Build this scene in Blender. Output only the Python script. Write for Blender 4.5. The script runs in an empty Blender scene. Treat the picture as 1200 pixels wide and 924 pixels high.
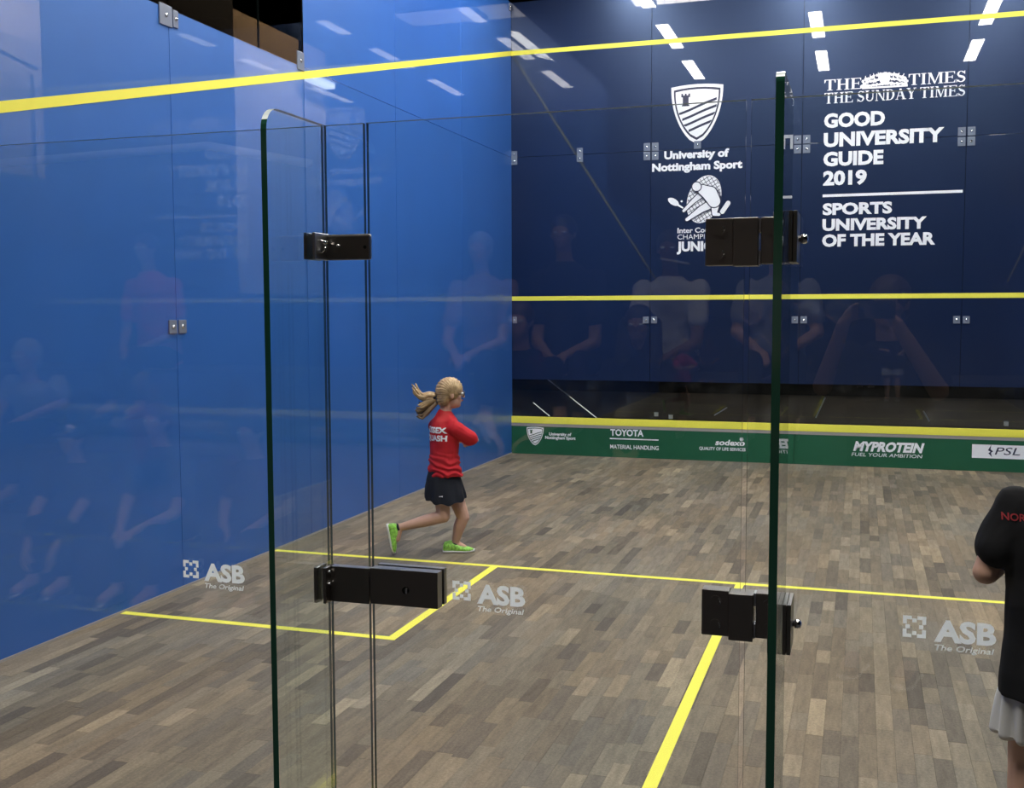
import bpy, bmesh, math, random
from mathutils import Vector, Matrix, noise
from mathutils.bvhtree import BVHTree

C = bpy.context.scene.collection
random.seed(7)
V = Vector
PI = math.pi

# ------------------------------------------------------------------ camera, world, exposure
cd = bpy.data.cameras.new('camera')
cam = bpy.data.objects.new('camera', cd)
C.objects.link(cam)
CAM = V((3.872, -2.364, 1.6623))
yaw, pit, rol, fpx = -0.30962, -0.07602, -0.0032, 1278.4
fw = V((math.sin(yaw) * math.cos(pit), math.cos(yaw) * math.cos(pit), math.sin(pit)))
rt = fw.cross(V((0, 0, 1))).normalized()
up = rt.cross(fw)
r2 = rt * math.cos(rol) + up * math.sin(rol)
u2 = -rt * math.sin(rol) + up * math.cos(rol)
M = Matrix((r2, u2, -fw)).transposed().to_4x4()
M.translation = CAM
cam.matrix_world = M
cd.sensor_fit = 'HORIZONTAL'
cd.sensor_width = 36
cd.lens = fpx / 1200 * 36
cd.clip_start = 0.02
bpy.context.scene.camera = cam

w = bpy.data.worlds.new('world')
bpy.context.scene.world = w
w.use_nodes = True
w.node_tree.nodes['Background'].inputs[0].default_value = (0.6, 0.7, 1, 1)
w.node_tree.nodes['Background'].inputs[1].default_value = 0.02
vs = bpy.context.scene.view_settings
vs.view_transform = 'Standard'
vs.look = 'None'
vs.exposure = 0.0
vs.gamma = 1
vs.use_curve_mapping = False
LAMP = 78.0            # luminance of the court's ceiling strips
cy = bpy.context.scene.cycles
cy.max_bounces = 10
cy.transparent_max_bounces = 24
cy.glossy_bounces = 5
cy.diffuse_bounces = 4
cy.caustics_reflective = False
cy.caustics_refractive = False
cy.sample_clamp_indirect = 4.0
cy.use_denoising = True


def area(name, loc, target, sx, sy, power, col=(1, 1, 1)):
    l = bpy.data.lights.new(name, 'AREA')
    l.shape = 'RECTANGLE'
    l.size, l.size_y, l.energy, l.color = sx, sy, power, col
    o = bpy.data.objects.new(name, l)
    C.objects.link(o)
    o.location = loc
    o.rotation_euler = (V(target) - V(loc)).to_track_quat('-Z', 'Y').to_euler()
    return o


# added fill before the seating; lamp over the stair landing beyond the right wall
area('hall_fill', (2.6, -1.3, 8.2), (2.6, -1.3, 0), 7.0, 1.2, 560, (1, .93, .84))  # unseen fill added to brighten the near floor and the spectators
area('landing_lamp', (8.0, 12.2, 7.4), (9.6, 12.2, 4.5), 2.5, 0.6, 560, (1, .9, .8))
area('band_fill', (-.55, 7.2, 5.3), (-1.5, 7.2, 2.0), 1.7, 0.25, 330, (1, .86, .7))  # added lamp, out of view, that lights the stand-in band


# ------------------------------------------------------------------ materials
def mat(name, col, rough=.5, spec=.5, metal=0, coat=0, coat_rough=.02, bump=None, var=None, emit=None, estr=0):
    m = bpy.data.materials.new(name)
    m.use_nodes = True
    nt = m.node_tree
    b = nt.nodes['Principled BSDF']
    b.inputs['Base Color'].default_value = (*col, 1)
    b.inputs['Roughness'].default_value = rough
    b.inputs['Specular IOR Level'].default_value = spec
    b.inputs['Metallic'].default_value = metal
    b.inputs['Coat Weight'].default_value = coat
    b.inputs['Coat Roughness'].default_value = coat_rough
    tc = nt.nodes.new('ShaderNodeTexCoord')
    if var:            # (scale, amount) slow tone variation
        n = nt.nodes.new('ShaderNodeTexNoise')
        n.inputs['Scale'].default_value = var[0]
        n.inputs['Detail'].default_value = 4
        nt.links.new(tc.outputs['Object'], n.inputs['Vector'])
        mr = nt.nodes.new('ShaderNodeMapRange')
        mr.inputs[1].default_value, mr.inputs[2].default_value = .3, .7
        mr.inputs[3].default_value, mr.inputs[4].default_value = 1 - var[1], 1 + var[1]
        nt.links.new(n.outputs['Fac'], mr.inputs[0])
        mx = nt.nodes.new('ShaderNodeVectorMath')
        mx.operation = 'SCALE'
        mx.inputs[0].default_value = col
        nt.links.new(mr.outputs[0], mx.inputs['Scale'])
        nt.links.new(mx.outputs[0], b.inputs['Base Color'])
    if bump:           # (scale, strength, distance)
        n = nt.nodes.new('ShaderNodeTexNoise')
        n.inputs['Scale'].default_value = bump[0]
        n.inputs['Detail'].default_value = 3
        nt.links.new(tc.outputs['Object'], n.inputs['Vector'])
        bp = nt.nodes.new('ShaderNodeBump')
        bp.inputs['Strength'].default_value = bump[1]
        bp.inputs['Distance'].default_value = bump[2]
        nt.links.new(n.outputs['Fac'], bp.inputs['Height'])
        nt.links.new(bp.outputs[0], b.inputs['Normal'])
    if emit:
        b.inputs['Emission Color'].default_value = (*emit, 1)
        b.inputs['Emission Strength'].default_value = estr
    return m


def clear_glass(name, tint=(.965, .985, .98), smudge=0.0):
    """thin clear sheet: straight-through transmission plus a Fresnel mirror on each face"""
    m = bpy.data.materials.new(name)
    m.use_nodes = True
    nt = m.node_tree
    nt.nodes.remove(nt.nodes['Principled BSDF'])
    out = nt.nodes['Material Output']
    g = nt.nodes.new('ShaderNodeNewGeometry')
    mr = nt.nodes.new('ShaderNodeMapRange')
    mr.inputs[3].default_value, mr.inputs[4].default_value = 1.5, 1 / 1.5
    nt.links.new(g.outputs['Backfacing'], mr.inputs[0])
    f = nt.nodes.new('ShaderNodeFresnel')
    nt.links.new(mr.outputs[0], f.inputs['IOR'])
    t = nt.nodes.new('ShaderNodeBsdfTransparent')
    t.inputs[0].default_value = (*tint, 1)
    s = nt.nodes.new('ShaderNodeBsdfGlossy')
    s.inputs['Roughness'].default_value = 0.0
    mx = nt.nodes.new('ShaderNodeMixShader')
    nt.links.new(f.outputs[0], mx.inputs[0])
    nt.links.new(t.outputs[0], mx.inputs[1])
    nt.links.new(s.outputs[0], mx.inputs[2])
    last = mx
    if smudge:         # a breath of hand and ball marks
        tc = nt.nodes.new('ShaderNodeTexCoord')
        n = nt.nodes.new('ShaderNodeTexNoise')
        n.inputs['Scale'].default_value = 3.0
        n.inputs['Detail'].default_value = 6
        nt.links.new(tc.outputs['Object'], n.inputs['Vector'])
        m2 = nt.nodes.new('ShaderNodeMapRange')
        m2.inputs[1].default_value, m2.inputs[2].default_value = .5, .8
        m2.inputs[3].default_value, m2.inputs[4].default_value = 0, smudge
        nt.links.new(n.outputs['Fac'], m2.inputs[0])
        d = nt.nodes.new('ShaderNodeBsdfDiffuse')
        d.inputs[0].default_value = (.8, .8, .8, 1)
        m3 = nt.nodes.new('ShaderNodeMixShader')
        nt.links.new(m2.outputs[0], m3.inputs[0])
        nt.links.new(last.outputs[0], m3.inputs[1])
        nt.links.new(d.outputs[0], m3.inputs[2])
        last = m3
    nt.links.new(last.outputs[0], out.inputs[0])
    return m


def film_panel(name, col, see, rough2, haze, var=.06, coat=1.0, tint=None):
    """coloured film behind glass: diffuse colour, sharp mirror coat, wide soft haze, a little see-through"""
    m = mat(name, col, rough=rough2, spec=haze, coat=coat, coat_rough=.008, var=(1.3, var))
    if tint:
        m.node_tree.nodes['Principled BSDF'].inputs['Specular Tint'].default_value = (*tint, 1)
    if see:
        nt = m.node_tree
        out = nt.nodes['Material Output']
        b = nt.nodes['Principled BSDF']
        t = nt.nodes.new('ShaderNodeBsdfTransparent')
        t.inputs[0].default_value = (.85, .92, 1, 1)
        mx = nt.nodes.new('ShaderNodeMixShader')
        mx.inputs[0].default_value = see
        nt.links.new(b.outputs[0], mx.inputs[1])
        nt.links.new(t.outputs[0], mx.inputs[2])
        nt.links.new(mx.outputs[0], out.inputs[0])
    return m


def plank_mat(name, attr):
    m = bpy.data.materials.new(name)
    m.use_nodes = True
    nt = m.node_tree
    b = nt.nodes['Principled BSDF']
    tc = nt.nodes.new('ShaderNodeTexCoord')
    g = nt.nodes.new('ShaderNodeNewGeometry')
    mp = nt.nodes.new('ShaderNodeMapping')
    mp.inputs['Scale'].default_value = (38, 5.5, 1)
    nt.links.new(g.outputs['Position'], mp.inputs['Vector'])
    n = nt.nodes.new('ShaderNodeTexNoise')
    n.inputs['Scale'].default_value = 1.0
    n.inputs['Detail'].default_value = 5
    n.inputs['Roughness'].default_value = .65
    nt.links.new(mp.outputs[0], n.inputs['Vector'])
    mr = nt.nodes.new('ShaderNodeMapRange')
    mr.inputs[1].default_value, mr.inputs[2].default_value = .3, .7
    mr.inputs[3].default_value, mr.inputs[4].default_value = .78, 1.22
    nt.links.new(n.outputs['Fac'], mr.inputs[0])
    # fine pores
    n2 = nt.nodes.new('ShaderNodeTexNoise')
    n2.inputs['Scale'].default_value = 90
    n2.inputs['Detail'].default_value = 2
    nt.links.new(g.outputs['Position'], n2.inputs['Vector'])
    mr2 = nt.nodes.new('ShaderNodeMapRange')
    mr2.inputs[1].default_value, mr2.inputs[2].default_value = .35, .65
    mr2.inputs[3].default_value, mr2.inputs[4].default_value = .88, 1.12
    nt.links.new(n2.outputs['Fac'], mr2.inputs[0])
    mu = nt.nodes.new('ShaderNodeMath')
    mu.operation = 'MULTIPLY'
    nt.links.new(mr.outputs[0], mu.inputs[0])
    nt.links.new(mr2.outputs[0], mu.inputs[1])
    if attr:
        a = nt.nodes.new('ShaderNodeAttribute')
        a.attribute_name = 'tone'
        csock = a.outputs['Color']
    else:
        a = nt.nodes.new('ShaderNodeObjectInfo')
        csock = a.outputs['Color']
    sc = nt.nodes.new('ShaderNodeVectorMath')
    sc.operation = 'SCALE'
    nt.links.new(csock, sc.inputs[0])
    nt.links.new(mu.outputs[0], sc.inputs['Scale'])
    nt.links.new(sc.outputs[0], b.inputs['Base Color'])
    b.inputs['Roughness'].default_value = .55
    b.inputs['Specular IOR Level'].default_value = .16
    return m


MT = dict(
    blue=film_panel('blue_film_glass', (.038, .157, .545), .26, .42, .9, .06, .6, (.35, .62, 1)),
    blue2=film_panel('blue_film_glass_opaque', (.028, .11, .36), 0, .4, .35),
    navy=film_panel('navy_film_glass', (.0055, .012, .043), 0, .33, .7, .06, 1.0, (.42, .6, 1)),
    glass=clear_glass('clear_glass', smudge=.022),
    dimmed=clear_glass('dimmed_glass', (.30, .28, .25)),  # dark tint added to clear upper panes to dim the backing
    fin=clear_glass('fin_glass', (.93, .965, .955)),
    edge=mat('green_glass_edge', (.018, .085, .055), .12, .6),
    topedge=mat('lit_glass_top_edge', (.62, .72, .74), .22, .7),  # pale tone paints lamp light caught along the glass tops
    dedge=mat('dark_glass_edge', (.035, .06, .075), .12, .6),
    yellow=mat('yellow_line_paint', (.88, .83, .10), .55, .3),
    green=mat('green_tin_board', (.012, .098, .048), .45, .35, var=(2, .06)),
    grey=mat('grey_strip', (.33, .31, .30), .4),
    white=mat('white_vinyl', (.86, .87, .92), .5, .3),
    frost=mat('frosted_vinyl', (.92, .94, .93), .6, .3),
    navyink=mat('navy_ink', (.012, .018, .055), .4),
    black=mat('black_hall', (.006, .006, .006), .8, .1),
    steel=mat('steel', (.55, .56, .58), .3, .5, 1),
    bracket=mat('clamp_plate_acrylic', (.17, .20, .27), .25, .5),
    dark=mat('dark_satin_steel', (.25, .232, .215), .33, .5, 1),
    chrome=mat('chrome', (.8, .8, .82), .12, .5, 1),
    beige=mat('beige_plaster', (.62, .52, .42), .8, .2, var=(1, .04)),
    brown=mat('brown_band', (.16, .12, .075), .8, .2),
    base=mat('dark_joint', (.03, .027, .024), .9, .1),
    plank=plank_mat('plank_wood', False),
    planks=plank_mat('plank_wood_far', True),
    lamp=mat('lit_tube_diffuser', (1, 1, 1), .5, emit=(1, .975, .95), estr=LAMP),
    lamp2=mat('reflected_tube_glow', (1, 1, 1), .5, emit=(1, .97, .93), estr=9),  # glow standing in for a lamp's reflection in the blue wall
    housing=mat('lamp_housing', (.5, .5, .5), .5),
    carpet=mat('dark_carpet', (.035, .036, .04), .95, .1, bump=(300, .4, .004)),
    tier=mat('grey_tier', (.05, .05, .055), .8, .2),
)


def translucent(m, f):
    nt = m.node_tree
    b = nt.nodes['Principled BSDF']
    t = nt.nodes.new('ShaderNodeBsdfTranslucent')
    t.inputs[0].default_value = b.inputs['Base Color'].default_value
    mx = nt.nodes.new('ShaderNodeMixShader')
    mx.inputs[0].default_value = f
    nt.links.new(b.outputs[0], mx.inputs[1])
    nt.links.new(t.outputs[0], mx.inputs[2])
    nt.links.new(mx.outputs[0], nt.nodes['Material Output'].inputs[0])


translucent(MT['frost'], .88)


# ------------------------------------------------------------------ object helpers
tmp = bpy.data.scenes.new('workbench')
TC = tmp.collection


def evaluated(o):
    tmp.view_layers[0].update()
    return bpy.data.meshes.new_from_object(o.evaluated_get(tmp.view_layers[0].depsgraph))


def worldloc(o):
    p = V(o.location)
    while o.parent:
        o = o.parent
        p += V(o.location)
    return p


def link(name, me, m, parent=None, smooth=False, tagd=None):
    """link a mesh given in world coordinates; its origin goes to the middle of its base"""
    if m is not None:
        ms = m if isinstance(m, (list, tuple)) else [m]
        idx = [0] * len(me.polygons)
        me.polygons.foreach_get('material_index', idx)
        me.materials.clear()
        for q in ms:
            me.materials.append(q)
        if len(ms) > 1:
            me.polygons.foreach_set('material_index', idx)
    n = len(me.vertices)
    co = [0.0] * (3 * n)
    me.vertices.foreach_get('co', co)
    xs, ys, zs = co[0::3], co[1::3], co[2::3]
    c = V(((min(xs) + max(xs)) / 2, (min(ys) + max(ys)) / 2, min(zs)))
    me.transform(Matrix.Translation(-c))
    if smooth:
        me.polygons.foreach_set('use_smooth', [True] * len(me.polygons))
    o = bpy.data.objects.new(name, me)
    C.objects.link(o)
    if parent:
        o.location = c - worldloc(parent)
        o.parent = parent
    else:
        o.location = c
    if tagd:
        for k, v in tagd.items():
            o[k] = v
    return o


def tomesh(bm, name='mesh'):
    me = bpy.data.meshes.new(name)
    bmesh.ops.recalc_face_normals(bm, faces=bm.faces)
    bm.to_mesh(me)
    bm.free()
    return me


def obj(name, bm, m, parent=None, smooth=False, **tagd):
    return link(name, tomesh(bm, name), m, parent, smooth, tagd)


def empty(name, loc, **tagd):
    o = bpy.data.objects.new(name, None)
    o.empty_display_size = .1
    C.objects.link(o)
    o.location = loc
    for k, v in tagd.items():
        o[k] = v
    return o


def box(bm, x0, x1, y0, y1, z0, z1, bev=0, mi=0):
    vs_ = [bm.verts.new(p) for p in ((x0, y0, z0), (x1, y0, z0), (x1, y1, z0), (x0, y1, z0), (x0, y0, z1), (x1, y0, z1), (x1, y1, z1), (x0, y1, z1))]
    fs = [bm.faces.new([vs_[i] for i in f]) for f in ((3, 2, 1, 0), (4, 5, 6, 7), (0, 1, 5, 4), (1, 2, 6, 5), (2, 3, 7, 6), (3, 0, 4, 7))]
    for f in fs:
        f.material_index = mi
    if bev:
        bmesh.ops.bevel(bm, geom=list({e for f in fs for e in f.edges}), offset=bev, segments=2, affect='EDGES', profile=.5)
    return fs


def bx(*a, **k):
    bm = bmesh.new()
    box(bm, *a, **k)
    return bm


def loft(bm, rings, n=16, cap=True):
    rs = []
    for c, A, B in rings:
        rs.append([bm.verts.new(V(c) + V(A) * math.cos(2 * PI * i / n) + V(B) * math.sin(2 * PI * i / n)) for i in range(n)])
    for a, b in zip(rs, rs[1:]):
        for i in range(n):
            j = (i + 1) % n
            bm.faces.new((a[i], a[j], b[j], b[i]))
    if cap:
        bm.faces.new(rs[0][::-1])
        bm.faces.new(rs[-1])


def perp(d):
    d = V(d).normalized()
    a = d.cross(V((0, 0, 1)))
    if a.length < .1:
        a = d.cross(V((1, 0, 0)))
    a.normalize()
    return a, d.cross(a)


def caps(bm, p0, p1, r0, r1, n=14, flat=1.0, fdir=None):
    """tapered capsule; flat squeezes it along fdir"""
    p0, p1 = V(p0), V(p1)
    d = p1 - p0
    if d.length < 1e-5:
        d = V((0, 0, 1e-4))
    D = d.normalized()
    if fdir is None:
        A, B = perp(D)
    else:
        B = (V(fdir) - D * V(fdir).dot(D)).normalized()
        A = B.cross(D)
    rings = []
    for k in range(5):
        t = PI / 2 * (k / 4.0)
        s = max(math.sin(t), .05)
        rings.append((p0 - D * r0 * math.cos(t), A * r0 * s, B * r0 * s * flat))
    for k in range(5):
        t = PI / 2 * (k / 4.0)
        s = max(math.cos(t), .05)
        rings.append((p1 + D * r1 * math.sin(t), A * r1 * s, B * r1 * s * flat))
    loft(bm, rings, n)


def tube(bm, pts, r, n=8):
    rings = []
    for i, p in enumerate(pts):
        a = V(pts[max(i - 1, 0)])
        b = V(pts[min(i + 1, len(pts) - 1)])
        A, B = perp(b - a)
        rr = r[i] if isinstance(r, (list, tuple)) else r
        rings.append((p, A * rr, B * rr))
    loft(bm, rings, n)


def ell(bm, c, F, R, U, rf, rr, ru, n=16, m=10):
    rings = []
    for k in range(m + 1):
        t = -PI / 2 + PI * k / m
        s = max(math.cos(t), .02)
        rings.append((V(c) + V(U) * ru * math.sin(t), V(F) * rf * s, V(R) * rr * s))
    loft(bm, rings, n)


FORM = []


def withn(me):
    return list(zip(me.vertices, [v.normal.copy() for v in me.vertices]))


def remesh(bm, vox, smooth=3, wrinkle=None):
    me = tomesh(bm, 'form')
    if not FORM:
        o = bpy.data.objects.new('form', me)
        TC.objects.link(o)
        r = o.modifiers.new('r', 'REMESH')
        r.mode = 'VOXEL'
        s = o.modifiers.new('s', 'SMOOTH')
        s.factor = .5
        FORM.append(o)
    o = FORM[0]
    o.data = me
    o.modifiers['r'].voxel_size = vox
    o.modifiers['s'].iterations = smooth
    res = evaluated(o)
    if wrinkle:
        sc, amt, stretch = wrinkle
        for v, vn in withn(res):
            q = V((v.co.x * sc, v.co.y * sc, v.co.z * sc * stretch))
            v.co += vn * amt * (noise.noise(q) + .5 * noise.noise(q * 2.1))
    return res


# ------------------------------------------------------------------ flat lettering
def _textmesh(s, bold):
    cu = bpy.data.curves.new('t', 'FONT')
    cu.body = s
    cu.size = 1
    cu.offset = bold
    cu.resolution_u = 3
    o = bpy.data.objects.new('t', cu)
    TC.objects.link(o)
    me = evaluated(o)
    TC.objects.unlink(o)
    return me


_h = _textmesh('H', 0)
CAP = max(v.co.y for v in _h.vertices)
BASIS = dict(front=(V((1, 0, 0)), V((0, 0, 1)), V((0, -1, 0))))


def text2d(s, x0, x1, z0, cap, bold=.0, shear=0.0):
    """letter mesh in a plane: returns verts (x, z) and faces, fitted between x0 and x1, capital height cap"""
    me = _textmesh(s, bold)
    vs_ = [(v.co.x, v.co.y) for v in me.vertices]
    ky = cap / (CAP + 2 * bold)
    vs_ = [(x, (y + bold) * ky) for x, y in vs_]
    mn, mx = min(v[0] for v in vs_), max(v[0] for v in vs_)
    k = (x1 - x0 - shear * cap) / (mx - mn)
    vs_ = [(x0 + (x - mn) * k + shear * y, z0 + y) for x, y in vs_]
    return vs_, [tuple(p.vertices) for p in me.polygons]


def flat(name, vs_, fs, y, m, parent, th=.0012, jit=None, **tagd):
    """extrude flat (x,z) shapes towards the viewer (-Y) from plane y"""
    me = bpy.data.meshes.new(name)
    n = len(vs_)
    if th == 0:        # a printed film
        me.from_pydata([(a, y, b) for a, b in vs_], [], fs)
        return link(name, me, m, parent, False, tagd)
    jit = jit or [0] * n
    pts = [(a, y - th - j, b) for (a, b), j in zip(vs_, jit)] + [(a, y, b) for a, b in vs_]
    faces = list(fs) + [tuple(i + n for i in reversed(f)) for f in fs]
    ec = {}
    for f in fs:
        for i in range(len(f)):
            e = (f[i], f[(i + 1) % len(f)])
            k = tuple(sorted(e))
            ec.setdefault(k, []).append(e)
    for k, l in ec.items():
        if len(l) == 1:
            a, b = l[0]
            faces.append((b, a, a + n, b + n))
    me.from_pydata(pts, [], faces)
    return link(name, me, m, parent, False, tagd)


def text(s, x0, x1, z0, cap, y, m, parent, bold=.03, shear=0, name='lettering'):
    a, b = text2d(s, x0, x1, z0, cap, bold, shear)
    return flat(name, a, b, y, m, parent)


class Shapes:
    def __init__(self):
        self.v, self.f = [], []

    def poly(self, pts):
        k = len(self.v)
        self.v += [tuple(p) for p in pts]
        self.f.append(tuple(range(k, k + len(pts))))

    def rect(self, x0, x1, z0, z1):
        self.poly([(x0, z0), (x1, z0), (x1, z1), (x0, z1)])

    def line(self, a, b, t, t2=None):
        t2 = t if t2 is None else t2
        d = V((b[0] - a[0], b[1] - a[1])).normalized()
        n = V((-d.y, d.x))
        self.poly([(a[0] - n.x * t / 2, a[1] - n.y * t / 2), (b[0] - n.x * t2 / 2, b[1] - n.y * t2 / 2), (b[0] + n.x * t2 / 2, b[1] + n.y * t2 / 2), (a[0] + n.x * t / 2, a[1] + n.y * t / 2)])

    def ell(self, cx, cz, rx, rz, rot=0, n=20):
        self.poly([(cx + rx * math.cos(t) * math.cos(rot) - rz * math.sin(t) * math.sin(rot), cz + rx * math.cos(t) * math.sin(rot) + rz * math.sin(t) * math.cos(rot)) for t in [2 * PI * i / n for i in range(n)]])

    def arc(self, cx, cz, rx, rz, t0, t1, th, th2=None, n=14):
        th2 = th if th2 is None else th2
        for i in range(n):
            a, b = t0 + (t1 - t0) * i / n, t0 + (t1 - t0) * (i + 1) / n
            self.poly([(cx + (rx - th2) * math.cos(a), cz + (rz - th) * math.sin(a)), (cx + rx * math.cos(a), cz + rz * math.sin(a)), (cx + rx * math.cos(b), cz + rz * math.sin(b)), (cx + (rx - th2) * math.cos(b), cz + (rz - th) * math.sin(b))])

    def put(self, name, y, m, parent, th=.0012):
        jit = [0] * len(self.v)
        for k, f in enumerate(self.f):
            for i in f:
                jit[i] = (k % 40) * 2e-5
        return flat(name, self.v, self.f, y, m, parent, th, jit)


# a small serif alphabet (unit cap height) for the newspaper masthead
def serif_glyph(S, ch, x, z, h):
    W, T, s = .19 * h, .055 * h, .05 * h

    def stem(cx, w=W):
        S.rect(cx - w / 2, cx + w / 2, z, z + h)
        for zz in (z, z + h - s):
            S.rect(cx - w / 2 - .09 * h, cx + w / 2 + .09 * h, zz, zz + s)
    if ch == 'T':
        S.rect(x + .32 * h, x + .32 * h + W, z, z + h)
        S.rect(x + .22 * h, x + .61 * h, z, z + s)
        S.rect(x, x + .83 * h, z + h - T, z + h)
        S.poly([(x, z + h - .3 * h), (x + .05 * h, z + h - .3 * h), (x + .14 * h, z + h), (x, z + h)])
        S.poly([(x + .83 * h, z + h - .3 * h), (x + .83 * h, z + h), (x + .69 * h, z + h), (x + .78 * h, z + h - .3 * h)])
        return .9 * h
    if ch == 'H':
        stem(x + .19 * h)
        stem(x + .76 * h)
        S.rect(x + .19 * h, x + .76 * h, z + .47 * h, z + .54 * h)
        return 1.02 * h
    if ch == 'E':
        stem(x + .19 * h)
        S.rect(x + .19 * h, x + .76 * h, z + h - T, z + h)
        S.rect(x + .19 * h, x + .79 * h, z, z + T)
        S.rect(x + .19 * h, x + .6 * h, z + .48 * h, z + .54 * h)
        S.rect(x + .56 * h, x + .61 * h, z + .37 * h, z + .65 * h)
        S.poly([(x + .76 * h, z + .72 * h), (x + .76 * h, z + h), (x + .64 * h, z + h)])
        S.poly([(x + .79 * h, z + .28 * h), (x + .66 * h, z), (x + .79 * h, z)])
        return .86 * h
    if ch == 'I':
        stem(x + .19 * h)
        return .46 * h
    if ch == 'M':
        stem(x + .14 * h, .07 * h)
        stem(x + .96 * h, W)
        S.poly([(x + .06 * h, z + h), (x + .28 * h, z + h), (x + .6 * h, z + .1 * h), (x + .5 * h, z)])
        S.poly([(x + .5 * h, z), (x + .56 * h, z), (x + .9 * h, z + h), (x + .82 * h, z + h)])
        return 1.2 * h
    if ch == 'N':
        stem(x + .14 * h, .07 * h)
        stem(x + .8 * h, .07 * h)
        S.poly([(x + .05 * h, z + h), (x + .29 * h, z + h), (x + .84 * h, z), (x + .72 * h, z)])
        return .98 * h
    if ch == 'U':
        S.rect(x + .1 * h, x + .1 * h + W, z + .3 * h, z + h)
        S.rect(x + .7 * h, x + .77 * h, z + .3 * h, z + h)
        S.rect(x, x + .39 * h, z + h - s, z + h)
        S.rect(x + .6 * h, x + .87 * h, z + h - s, z + h)
        S.arc(x + .435 * h, z + .32 * h, .335 * h, .33 * h, PI, 2 * PI, .09 * h, .12 * h)
        return .95 * h
    if ch == 'D':
        stem(x + .19 * h)
        S.arc(x + .35 * h, z + .5 * h, .47 * h, .5 * h, -PI / 2, PI / 2, T, W)
        S.rect(x + .19 * h, x + .35 * h, z + h - T, z + h)
        S.rect(x + .19 * h, x + .35 * h, z, z + T)
        return .92 * h
    if ch == 'A':
        S.poly([(x + .35 * h, z + h), (x + .52 * h, z + h), (x + .9 * h, z), (x + .68 * h, z)])
        S.poly([(x + .37 * h, z + h), (x + .44 * h, z + h * .9), (x + .15 * h, z), (x + .08 * h, z)])
        S.rect(x + .2 * h, x + .66 * h, z + .3 * h, z + .36 * h)
        S.rect(x, x + .25 * h, z, z + s)
        S.rect(x + .58 * h, x + h, z, z + s)
        return 1.0 * h
    if ch == 'Y':
        S.poly([(x + .05 * h, z + h), (x + .28 * h, z + h), (x + .55 * h, z + .45 * h), (x + .36 * h, z + .42 * h)])
        S.poly([(x + .47 * h, z + .45 * h), (x + .53 * h, z + .45 * h), (x + .82 * h, z + h), (x + .74 * h, z + h)])
        S.rect(x + .36 * h, x + .55 * h, z, z + .46 * h)
        S.rect(x + .26 * h, x + .65 * h, z, z + s)
        S.rect(x, x + .35 * h, z + h - s, z + h)
        S.rect(x + .64 * h, x + .9 * h, z + h - s, z + h)
        return .9 * h
    if ch == 'S':
        S.arc(x + .34 * h, z + .73 * h, .28 * h, .27 * h, PI * .12, PI * 1.5, .06 * h, .14 * h)
        S.arc(x + .34 * h, z + .29 * h, .31 * h, .29 * h, PI * .5, -PI * .88, .07 * h, .15 * h)
        S.line((x + .2 * h, z + .56 * h), (x + .5 * h, z + .44 * h), .19 * h)
        S.rect(x + .57 * h, x + .62 * h, z + .72 * h, z + h)
        S.rect(x + .02 * h, x + .07 * h, z, z + .28 * h)
        return .74 * h
    return .35 * h


def serif(s, x0, x1, z, h, y, m, parent):
    S = Shapes()
    x = 0
    for ch in s:
        x += serif_glyph(S, ch, x, 0, h)
    k = (x1 - x0) / max(v[0] for v in S.v)
    S.v = [(x0 + a * k, z + b) for a, b in S.v]
    return S.put('lettering', y, m, parent)


# ------------------------------------------------------------------ THE SETTING
ST = 'structure'
W_, L_ = 6.4, 9.75
FY = L_
# hall around the court
obj('floor_hall', bx(-9, 16, -9, 20, -.2, -.03), MT['carpet'], kind=ST)
obj('ceiling', bx(-9, 16, -9, 20, 8.4, 8.6), MT['black'], kind=ST)
for nm, b in (('wall_hall_back', (-9, 16, -9.2, -9, -.2, 8.6)), ('wall_hall_front', (-9, 16, 20, 20.2, -.2, 8.6)), ('wall_hall_left', (-9.2, -9, -9, 20, -.2, 8.6)), ('wall_hall_right', (16, 16.2, -9, 20, -.2, 8.6))):
    obj(nm, bx(*b), MT['black'], kind=ST)

# ---- court floor with separate staves
floor = obj('floor', bx(-.03, W_ + .03, -.05, L_ + .03, -.03, -.006), MT['base'], kind=ST)
pl = []
PW = .066
TONES = [(.168, .147, .120), (.140, .122, .102), (.196, .172, .140), (.110, .097, .084), (.155, .140, .120), (.130, .117, .104), (.180, .155, .122), (.092, .082, .074), (.148, .127, .103), (.235, .205, .162)]
WT = [5, 5, 3.2, 2.2, 5, 4, 2.4, 1.1, 4, .5]
nrow = int(math.ceil(W_ / PW))
rng = random.Random(11)
for i in range(nrow):
    x0, x1 = i * PW, min((i + 1) * PW, W_)
    yy = -rng.random() * .4
    while yy < L_:
        ln = rng.choice((.2, .25, .3, .36, .42, .5))
        a, b = max(yy, 0), min(yy + ln, L_)
        yy += ln
        if b - a > .03:
            t = rng.choices(TONES, WT)[0]
            k = rng.uniform(.92, 1.08)
            nz = noise.noise(V((x0 * 2.2, a * .9, 0)))       # boards from one batch lie together
            k *= 1 + .38 * nz
            k2 = 1 + .10 * noise.noise(V((x0 * 1.5, a * .7, 9)))
            pl.append([x0, x1, a, b, rng.random() * .0004, (t[0] * k * 1.22 * k2, t[1] * k * 1.135, t[2] * k * .985 / k2)])


def inframe(p):
    d = V(p) - CAM
    zz = d.dot(fw)
    if zz < .1:
        return None
    x, y = 600 + fpx * d.dot(r2) / zz, 462 - fpx * d.dot(u2) / zz
    return zz if -5 < x < 1175 and y < 930 else None


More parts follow.
